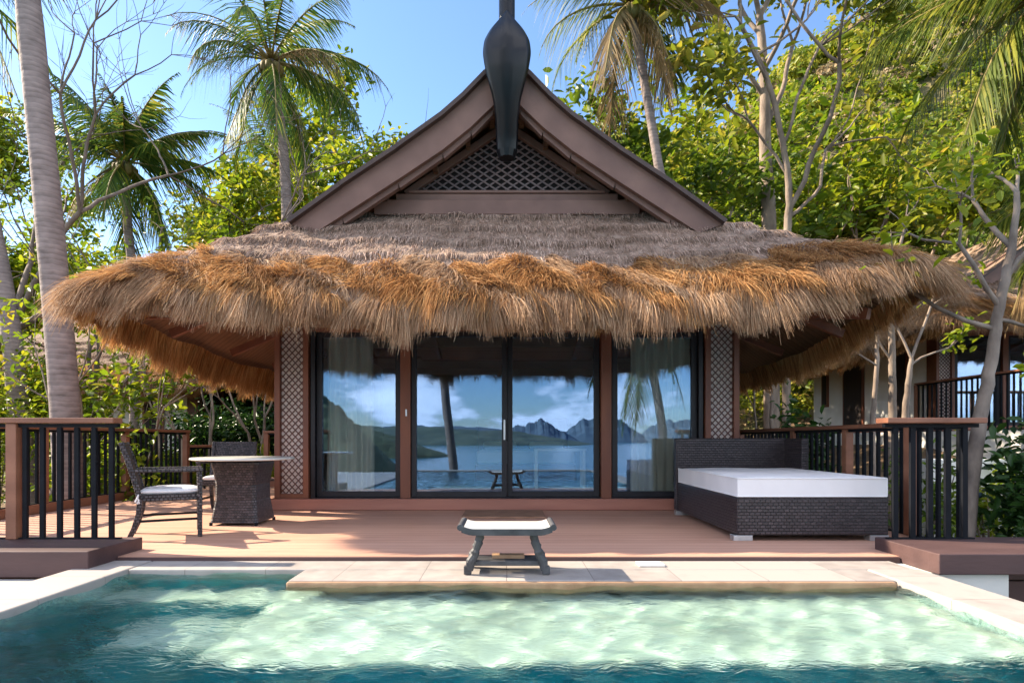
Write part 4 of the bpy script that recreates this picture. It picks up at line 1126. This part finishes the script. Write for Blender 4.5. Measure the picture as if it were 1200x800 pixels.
def shrub(name, base, rx, ry, h, seed, label, mat, n=2600, lsize=0.10, cat='shrub', group=None, stems=7, lrat=.45):
    rng = np.random.default_rng(seed); t = empty(name, base, 0, label, cat, group)
    b = MB()
    cl = []
    for s in range(stems*3):
        a = rng.random()*6.28; rr = math.sqrt(rng.random()); top = np.array([math.cos(a)*rr*rx*.85, math.sin(a)*rr*ry*.85, h*(0.35+0.6*rng.random())])
        cl.append(top)
        if s < stems: b.tube([(top[0]*.15, top[1]*.15, -.05), tuple(top*[.6, .6, .5]), tuple(top)], [.02, .014, .006], 5)
    b.build('stems', M['bark_pale'], t)
    cl = np.array(cl); idx = rng.integers(0, len(cl), n); c = cl[idx]+rng.normal(size=(n, 3))*np.array([rx, ry, h*.6])*.22
    c[:, 2] = np.abs(c[:, 2])
    nrm = rng.normal(size=(n, 3))*.6+np.array([-.3, -.2, .9]); ln = lsize*(.6+.8*rng.random(n))
    v, q = leaf_quads(c, nrm, rng.normal(size=(n, 3)), ln, ln*lrat); np_mesh('foliage', v, q, M[mat], t)
    return t

G = lambda x, y: float(gh(x, y))
def at(px, D): x = (px-594)*D/700; return (x, D, G(x, D))

# -- coconut palms, left
b0 = P(79, 600, 8.6); palm((b0[0], 8.6, -1.2), [(b0[0]+.05, 8.6, -1.2), P(77, 490, 8.6), P(57, 250, 8.65), P(33, 0, 8.7), P(20, -170, 8.8), P(12, -330, 9.0)], .20, .135, 22, 3.4, 1,
     'thick leaning palm trunk just behind the left railing, crown out of view', nl=30)
palm(at(30, 12)[:2]+(-1.1,), [(P(40, 560, 12)[0], 12, -1.1), P(22, 480, 12), P(12, 380, 12), P(-8, 270, 12.2), P(-40, 120, 12.4), P(-80, -40, 12.5)], .19, .13, 18, 3.4, 2,
     'palm trunk at the far left edge leaning out of the picture, crown out of view', nl=30)
palm(at(338, 17), [at(338, 17), P(337, 330, 17), P(335, 220, 17), P(328, 140, 17), P(318, 72, 17)], .165, .12, 26, 3.7, 3,
     'tall slender palm with full crown above the left roof slope', nl=50, droop=1.15, wid=.055)
palm(at(158, 16.6), [at(158, 16.6), P(155, 330, 16.6), P(150, 270, 16.6), P(146, 190, 16.6)], .12, .11, 28, 2.9, 4,
     'shorter palm with upright fronds between the thick trunk and the roof', up=1.55, nl=60, droop=.75, dry=.1, wid=.06)
palm(at(322, 28.5), [at(322, 28.5), P(322, 300, 28.5), P(324, 195, 28.5)], .16, .14, 24, 4.2, 5,
     'lower palm with upright fronds partly hidden behind the slender palm', up=1.4, nl=54, droop=.8, dry=.15, wid=.07)
# -- coconut palms, right
palm(at(790, 12.6), [at(790, 12.6), P(784, 280, 12.6), P(771, 190, 12.6), P(754, 90, 12.6), P(739, 6, 12.6)], .105, .085, 22, 2.7, 6,
     'tall palm with hanging sunlit fronds right of the black finial', nl=50, droop=1.1, dry=.5, wid=.045, leaf='palm_sun')
palm((11.2, 10.5, G(11.2, 10.5)), [(11.2, 10.5, G(11.2, 10.5)), (10.4, 10.1, 4), (9.0, 9.6, 8.4)], .17, .13, 34, 4.0, 7,
     'palm at the right edge whose fronds hang into the top corner', nl=84, wid=.06, droop=.95, leaf='palm_sun')
palm((12.0, 11.4, G(12.0, 11.4)), [(12.0, 11.4, G(12.0, 11.4)), (11.8, 11.4, 3), (11.2, 11.4, 5.4)], .15, .13, 16, 2.6, 8,
     'low palm at the right edge above the neighbouring thatched roof', nl=60, wid=.05, droop=1.1, leaf='palm_sun')
# -- palms on the seaward side, seen in the glass
palm((-1.75, -4.4, -2.4), [(-1.75, -4.4, -2.4), (-1.8, -4.4, -.5), (-2.1, -4.35, 2.2), (-2.45, -4.3, 6.0), (-2.9, -4.2, 9.0)], .17, .13, 22, 3.5, 9,
     'leaning palm beyond the pool, seen reflected in the left sliding door', nl=36)
palm((5.2, -2.9, -1.5), [(5.2, -2.9, -1.5), (5.1, -3.3, 1.5), (4.7, -3.8, 4.3)], .16, .13, 16, 3.3, 10,
     'palm with low hanging fronds, seen reflected in the window by the daybed', nl=36)

# -- bare tree, far left
tree('bare_tree', (-11.3, 12.5, -1.0), 12.0, .12, 21, 'nearly bare dark-branched tree at the left edge against the pale sky', 'leaf_bright', leaves=0, depth=6, bark='bark_dark', first=.36, spread=.62, split=(2, 3), ratio=.74, lean=(.10, 0))
tree('bare_tree', (-10.2, 14.5, -0.5), 7.5, .07, 22, 'thin dark-branched tree with few leaves, between thick trunk and upright palm', 'leaf_mid', leaves=3, depth=5, bark='bark_dark', first=.36, spread=.66, split=(2, 3), ratio=.74, lean=(.05, 0), lsize=.12)

# -- broad trees, left background
TL = 'leafy trees left of the villa'
defs = [
 (215, 30, 13.4, .20, 'olive tree crown behind the upright palm', 'leaf_olive', 31),
 (400, 30, 13.6, .20, 'bright leafy tree crown touching the left gable edge', 'leaf_bright', 32),
 (50, 29.5, 12.6, .20, 'yellow-green tree behind the thick palm trunk', 'leaf_bright', 33),
 (-70, 22, 10.4, .20, 'broad green tree cut by the left edge of the picture', 'leaf_mid', 34),
 (280, 32, 14.6, .20, 'loose green tree crown below the slender palm crown', 'leaf_bright', 35),
 (480, 36, 10.5, .20, 'distant tree mostly hidden behind the gable on the left', 'leaf_olive', 36),
 (130, 17, 6.4, .10, 'low yellow-green tree above the left eave corner', 'leaf_bright', 37),
 (10, 15.5, 5.6, .10, 'low leafy tree between the two leaning trunks', 'leaf_bright', 38),
 (345, 28.5, 12.6, .15, 'low olive tree just over the left roof slope', 'leaf_olive', 39),
]
for (px, D, h, r, lab, mt_, sd) in defs:
    tree('leafy_tree', at(px, D), h, r, sd, lab, mt_, group=TL, depth=5, leaves=16, lsize=.30 if D > 20 else .20, lsp=.42 if D > 20 else .26, spread=.66, ratio=.74, first=.34, upb=.06)
# -- saplings and leafy shrubs behind the left rail
SL = 'thin pale-stemmed saplings behind the left railing'
sap = [(112, 10.2, 4.6, 'forked pale sapling right of the thick palm trunk'), (165, 11.0, 4.5, 'straight pale sapling under the left eave'), (185, 13.2, 4.9, 'pale sapling in front of the far pale villa wall'),
       (212, 12.6, 4.6, 'sapling with crooked stem near the dark doorway'), (240, 13.6, 5.0, 'slim sapling left of the rear wicker chair'), (262, 14.5, 5.2, 'leaning sapling above the rear wicker chair'),
       (283, 13.4, 4.8, 'twisted sapling above the table'), (303, 14.6, 5.2, 'sapling with yellow leaves beside the left lattice pillar'), (318, 15.5, 5.4, 'sapling half covered by the left lattice pillar'), (45, 10.4, 3.6, 'sapling between the two big trunks at the left')]
for k, (px, D, h, lab) in enumerate(sap):
    tree('sapling', at(px, D), h, .042, 50+k, lab, 'leaf_bright', group=SL, depth=4, leaves=5, lsize=.16, lsp=.22, first=.40, spread=.50, split=(2, 2), ratio=.70, bend=.24, lrat=.5)
SH = 'leafy shrubs behind the left railing'
shr = [(-10, 11.5, 1.8, 2.9, 'leaf_bright', 'yellow-green shrub at the left picture edge'), (50, 13.2, 1.5, 2.8, 'leaf_bright', 'tall bright shrub between the two leaning trunks'), (110, 14.5, 1.5, 1.1, 'leaf_mid', 'shrub right of the thick palm trunk'),
       (195, 15.4, 1.3, .6, 'leaf_mid', 'green shrub below the far pale villa wall'), (255, 17.0, 1.4, 1.5, 'leaf_dark', 'dark shrub behind the rear wicker chair'), (310, 18.0, 1.6, 2.0, 'leaf_dark', 'dark shrub beside the left lattice pillar'),
       (120, 9.6, .8, 1.2, 'leaf_bright', 'small bright shrub seen through the side railing bars'), (205, 13.0, .9, 1.2, 'leaf_bright', 'small yellow-leaved shrub behind the end of the side railing'), (285, 13.8, .8, 1.4, 'leaf_bright', 'small yellow-leaved shrub above the table')]
for k, (px, D, rx, h, mt_, lab) in enumerate(shr):
    shrub('shrub', at(px, D), rx, rx*.8, h+.9*(D < 13), 80+k, lab, mt_, group=SH, n=3200 if rx > 1.2 else 900, lsize=.15)

# -- trees right of the gable
TR = 'large-leaved trees right of the villa'
defs = [
 (905, 15.5, 14.5, .21, 'thick pale trunk with open crown behind the right roof slope', 'leaf_olive', 101, dict(depth=4, leaves=9, lsp=.36, lsize=.27,
    path=[at(905, 15.5), P(902, 280, 15.5), P(897, 180, 15.6), P(896, 100, 15.6), P(890, 20, 15.7)], brs=[(.62, .5, .1, .8, 2.6, .5), (.7, -.7, -.2, .7, 2.4, .5), (.8, .3, -.5, .8, 2.2, .5), (.9, -.5, .4, .8, 2.2, .6), (1, .5, .2, .9, 2.2, .8), (1, -.3, -.1, 1, 2, .7)])),
 (925, 13.2, 10.8, .095, 'slender pale forked tree in front of the thick pale trunk', 'leaf_olive', 102, dict(depth=4, leaves=7, lsp=.26, lsize=.24, bend=.35,
    path=[at(922, 13.2), P(922, 300, 13.2), P(925, 230, 13.1), P(918, 170, 13.0), P(900, 95, 12.9), P(868, 30, 12.8)], brs=[(.32, .65, -.2, .8, 2.9, .75), (.30, .75, .1, .35, 2.2, .5), (.5, -.5, .1, .9, 1.5, .5), (.62, .55, -.1, .9, 2.2, .6), (.8, -.6, -.2, .5, 1.5, .6), (1, .1, 0, 1, 1.6, .9), (.9, .8, .1, .7, 1.4, .6)])),
 (842, 17.5, 11.5, .12, 'pale multi-stemmed tree just right of the gable end', 'leaf_mid', 103, dict(depth=5, stems=2, first=.36, leaves=9, lsp=.34, lsize=.27)),
 (700, 25, 12.6, .17, 'big-leaved tree directly behind the right gable edge', 'leaf_bright', 104, dict(depth=5, first=.42, leaves=6, lsp=.42, lsize=.32)),
 (775, 24, 11.6, .16, 'tall green tree behind the leaning palm', 'leaf_bright', 105, dict(depth=5, first=.40, leaves=6, lsp=.42, lsize=.32)),
 (1030, 21, 8.6, .16, 'bushy tree on the slope above the right roof corner', 'leaf_bright', 106, dict(depth=5, first=.33, leaves=10, lsp=.42, lsize=.30)),
 (985, 25, 9.0, .17, 'green tree on the slope between pale trunks and hillside', 'leaf_olive', 107, dict(depth=5, first=.36, leaves=10, lsp=.44, lsize=.32)),
 (1110, 25, 8.3, .16, 'dark-leaved tree on the slope above the right villa', 'leaf_mid', 108, dict(depth=5, first=.34, leaves=10, lsp=.44, lsize=.32)),
 (1190, 20, 8.5, .14, 'leafy tree above the right villa at the picture edge', 'leaf_bright', 109, dict(depth=5, first=.34, leaves=9, lsp=.40, lsize=.28)),
 (650, 29, 12.3, .18, 'distant tree just showing between finial and leaning palm', 'leaf_mid', 110, dict(depth=5, first=.42, leaves=10, lsp=.48, lsize=.34)),
 (860, 26, 11.8, .18, 'tall leafy tree filling the gap behind the multi-stemmed tree', 'leaf_bright', 111, dict(depth=5, first=.42, leaves=6, lsp=.48, lsize=.34)),
 (800, 20, 9.5, .14, 'bushy olive tree between leaning palm and pale stems', 'leaf_olive', 112, dict(depth=5, first=.36, leaves=6, lsp=.40, lsize=.30)),
]
for (px, D, h, r, lab, mt_, sd, kw) in defs:
    kw.setdefault('spread', .6); kw.setdefault('ratio', .74)
    tree('large_leaved_tree', at(px, D), h, r, sd, lab, mt_, group=TR, lrat=.5, **kw)
# frangipani-like bare stems right
tree('pale_tree', (4.72, 6.1, -1.15), 5.2, .092, 121, 'grey curving tree with pale bare branches at the right, beyond the front railing', 'leaf_bright', depth=3, leaves=3, lsize=.13, lsp=.15, spread=.55, split=(2, 3), ratio=.6, bend=.35, bark='bark_mid',
    path=[(4.66, 6.1, -1.15), P(1131, 640, 6.15), P(1138, 560, 6.2), P(1149, 490, 6.25), P(1161, 425, 6.3), P(1170, 360, 6.3), P(1186, 290, 6.3)],
    brs=[(.78, -.9, .1, .35, .9, .5), (.80, .9, .2, .15, .8, .45), (.84, -.55, .0, .9, .8, .55), (.90, .6, -.1, .9, .7, .6), (1, .1, 0, 1, .6, .9), (1, -.5, .3, .8, .7, .7)])
PB = 'slim pale trunks behind the right side railing'
def slim(k, px, D, pts, brs, lab, ln, r=.06):
    b = at(px, D)
    tree('slim_tree', b, 4, r, 130+k, lab, 'leaf_bright', group=PB, depth=3, leaves=ln, lsize=.14, lsp=.15, spread=.5, split=(2, 2), ratio=.55, bend=.25, path=[b]+[P(x, y, D) for x, y in pts], brs=brs)
slim(0, 1042, 10.8, [(1045, 520), (1046, 440), (1044, 360), (1050, 300)], [(.55, -.6, 0, .9, .7, .4), (1, .3, 0, 1, .7, .8)], 'straight slim pale trunk behind the front railing cap', 3, .085)
slim(1, 1056, 9.8, [(1058, 520), (1064, 450), (1068, 420)], [(1, .35, 0, 1, .9, .8), (1, -.4, .1, 1, .8, .7), (.9, .9, 0, .4, .7, .5)], 'forked pale trunk beside the straight slim trunk', 3, .07)
slim(2, 1024, 9.6, [(1022, 520), (1026, 450), (1028, 400), (1022, 350)], [(.62, -1, 0, .35, 1.0, .5), (.95, .4, 0, 1, .6, .6)], 'thin branching trunk over the daybed corner', 3, .05)
slim(3, 905, 12.6, [(905, 520), (903, 450), (900, 400)], [(.6, -.6, 0, .8, .8, .5), (.8, .6, 0, .7, .8, .5), (1, 0, 0, 1, .7, .8)], 'thin leafy tree beside the right lattice pillar', 6, .05)
slim(4, 886, 11.6, [(886, 520), (884, 470), (887, 430)], [(.6, -.5, 0, .8, .6, .5), (1, .3, 0, 1, .6, .8)], 'smallest leafy sapling beside the right lattice pillar', 6, .03)
SR = 'shrubs behind and beside the right railings'
for k, (x, y, rx, h, mt_, lab, n, ls) in enumerate([
   (5.62, 5.9, .78, 2.15, 'leaf_dark', 'dense glossy dark shrub at the right picture edge', 3400, .12), (6.1, 5.55, .75, .85, 'leaf_dark', 'low dark shrub below the glossy shrub at the right edge', 1800, .12),
   (5.35, 10.8, .55, 2.35, 'leaf_dark', 'rounded dark green shrub above the right side railing', 1500, .17), (6.6, 9.5, .6, 1.9, 'leaf_mid', 'open shrub between the pale trunks on the right', 700, .13),
   (6.6, 7.0, .6, 1.3, 'leaf_mid', 'shrub behind the grey curving tree', 1300, .13), (8.0, 9.9, .6, 1.5, 'leaf_bright', 'bright shrub in front of the right villa terrace', 700, .14),
   (4.7, 8.4, .4, 1.2, 'leaf_bright', 'small fern-like shrub behind the daybed', 500, .14), (9.4, 9.2, .8, 1.3, 'leaf_mid', 'wide shrub under the orange railing', 900, .14)]):
    shrub('shrub', (x, y, G(x, y)), rx, rx*.8, h, 150+k, lab, mt_, group=SR, n=n, lsize=ls)

# -- forest cover of the hill and the flat land behind
def forest(name, N, xr, yr, per, rad, lsize, mats, seed, hfun=None, minel=None):
    rng = np.random.default_rng(seed)
    x = xr[0]+(xr[1]-xr[0])*rng.random(N); y = yr[0]+(yr[1]-yr[0])*rng.random(N)**1.2
    keep = (x/y > -1.15) & (x/y < 1.1)
    x = x[keep]; y = y[keep]; N = len(x)
    z = gh(x, y); R = rad*(.6+.9*rng.random(N))*(y/40)**.35; hh = (hfun(x, y, rng) if hfun else R*.7)
    c = np.stack([x, y, z+hh], 1)
    mt_ = rng.integers(0, len(mats), N)
    for k, mm in enumerate(mats):
        s = mt_ == k; ck = np.repeat(c[s], per, 0); Rk = np.repeat(R[s], per); n = len(ck)
        d = unit(rng.normal(size=(n, 3))); d[:, 2] = np.abs(d[:, 2])*1.0-.25
        lum = 0.75+0.35*np.sin(d[:, 0]*7+ck[:, 0])*np.cos(d[:, 1]*6+ck[:, 1])
        p = ck+d*(Rk*lum*(.75+.3*rng.random(n)))[:, None]
        ln = lsize*(.6+.9*rng.random(n))*np.clip(p[:, 1]/40, .6, 2.2)
        v, q = leaf_quads(p, d+rng.normal(size=(n, 3))*.5+np.array([-.1, -.1, .3]), rng.normal(size=(n, 3)), ln, ln*.55)
        np_mesh(name, v, q, M[mm], None, kind='stuff')
forest('hillside_foliage', 2600, (-10, 95), (24, 75), 130, 1.5, .34, ['leaf_olive', 'leaf_bright', 'leaf_mid', 'leaf_bright', 'dry_brush', 'leaf_olive'], 201)
forest('distant_woods', 420, (-75, 15), (38, 60), 150, 2.2, .42, ['leaf_mid', 'leaf_bright', 'leaf_olive'], 202, lambda x, y, rng: 1.0+9.0*rng.random(len(x))**1.2)
# undergrowth near the deck
def undergrowth(name, N, xr, yr, seed, mats, h=.5):
    rng = np.random.default_rng(seed)
    x = xr[0]+(xr[1]-xr[0])*rng.random(N); y = yr[0]+(yr[1]-yr[0])*rng.random(N); cl = np.sin(x*2.1)*np.cos(y*1.7)+.6*np.sin(x*5+y*4)
    s = (cl > -.2); x = x[s]; y = y[s]; n = len(x); z = gh(x, y)+np.abs(rng.normal(size=n))*h*.5*(1+cl[s]*.4)
    ln = .12*(.6+rng.random(n)); v, q = leaf_quads(np.stack([x, y, z], 1), rng.normal(size=(n, 3))*.6+np.array([0, 0, 1]), rng.normal(size=(n, 3)), ln, ln*.45)
    np_mesh(name, v, q, M[mats], None, kind='stuff')
undergrowth('undergrowth', 16000, (-17, -6.4), (6, 20), 211, 'leaf_bright', .45)
undergrowth('undergrowth', 5000, (4.3, 12), (5.3, 12), 212, 'leaf_mid', .4)
undergrowth('leaf_litter', 9000, (4.3, 14), (5.2, 12), 213, 'palm_dry', .06)

# ------------------------------------------------------------------ light, sky, camera
SUN = Vector((-1.42, 0.36, 1.0)).normalized()
el = math.asin(SUN.z); az = math.atan2(SUN.x, SUN.y)
sun = bpy.data.lights.new('sun', 'SUN'); sun.energy = 5.0; sun.angle = math.radians(0.5); sun.color = (1.0, 0.85, 0.65); sun.cycles.is_caustics_light = True
so = bpy.data.objects.new('sun', sun); COL.objects.link(so); so.rotation_euler = SUN.to_track_quat('Z', 'Y').to_euler()
w = bpy.data.worlds.new('World'); scene.world = w; w.use_nodes = True
nt = NT(w); nt.n.clear()
out = nt.new('ShaderNodeOutputWorld'); bg = nt.new('ShaderNodeBackground'); bg.inputs[1].default_value = 0.12
sky = nt.new('ShaderNodeTexSky'); sky.sky_type = 'NISHITA'; sky.sun_disc = False; sky.sun_elevation = el; sky.sun_rotation = az
sky.altitude = 0; sky.air_density = 1.0; sky.dust_density = 0.35; sky.ozone_density = 4.5
tc = nt.new('ShaderNodeTexCoord'); sp = nt.new('ShaderNodeSeparateXYZ'); nt.link(tc.outputs['Generated'], sp.inputs[0])
mp = nt.new('ShaderNodeMapping'); mp.inputs['Scale'].default_value = (1, 1, 2.6); nt.link(tc.outputs['Generated'], mp.inputs[0])
nz = nt.new('ShaderNodeTexNoise'); nz.inputs['Scale'].default_value = 4.2; nz.inputs['Detail'].default_value = 8; nz.inputs['Roughness'].default_value = 0.55; nt.link(mp.outputs[0], nz.inputs['Vector'])
cl = nt.new('ShaderNodeMapRange', interpolation_type='SMOOTHSTEP'); cl.inputs[1].default_value = 0.48; cl.inputs[2].default_value = 0.56; nt.link(nz.outputs[0], cl.inputs[0])
bk = nt.new('ShaderNodeMapRange', interpolation_type='SMOOTHSTEP'); bk.inputs[1].default_value = 0.15; bk.inputs[2].default_value = -0.45; nt.link(sp.outputs[1], bk.inputs[0])
mu = nt.new('ShaderNodeMath', operation='MULTIPLY'); nt.link(cl.outputs[0], mu.inputs[0]); nt.link(bk.outputs[0], mu.inputs[1])
cc = ramp(nt, nz.outputs[0], [(0.45, (7.5, 7.6, 8.2)), (0.75, (10.5, 10.0, 9.6))])
mx = nt.new('ShaderNodeMix', data_type='RGBA'); nt.link(mu.outputs[0], mx.inputs[0]); nt.link(sky.outputs[0], mx.inputs[6])
vm = nt.new('ShaderNodeVectorMath', operation='SCALE'); vm.inputs['Scale'].default_value = 1.0
cc.color_ramp.elements[0].color = (.45, .48, .58, 1); cc.color_ramp.elements[1].color = (1, .95, .9, 1); vm.inputs['Scale'].default_value = 15.0
nt.link(cc.outputs[0], vm.inputs[0]); nt.link(vm.outputs[0], mx.inputs[7])
nt.link(mx.outputs[2], bg.inputs[0]); nt.link(bg.outputs[0], out.inputs[0])

cam = bpy.data.cameras.new('camera'); co = bpy.data.objects.new('camera', cam); COL.objects.link(co)
co.location = (0, 0, 0.95); co.rotation_euler = (math.radians(90), 0, 0)
cam.sensor_width = 36; cam.lens = 21.0; cam.shift_y = 115/1200; cam.shift_x = 6/1200
cam.clip_start = 0.05; cam.clip_end = 20000
scene.camera = co
scene.view_settings.view_transform = 'Standard'; scene.view_settings.look = 'None'; scene.view_settings.gamma = 1
scene.view_settings.exposure = 1.55
scene.cycles.max_bounces = 10; scene.cycles.transparent_max_bounces = 16; scene.cycles.glossy_bounces = 5; scene.cycles.diffuse_bounces = 4; scene.cycles.transmission_bounces = 8
scene.cycles.caustics_reflective = False; scene.cycles.caustics_refractive = True
scene.cycles.sample_clamp_indirect = 6
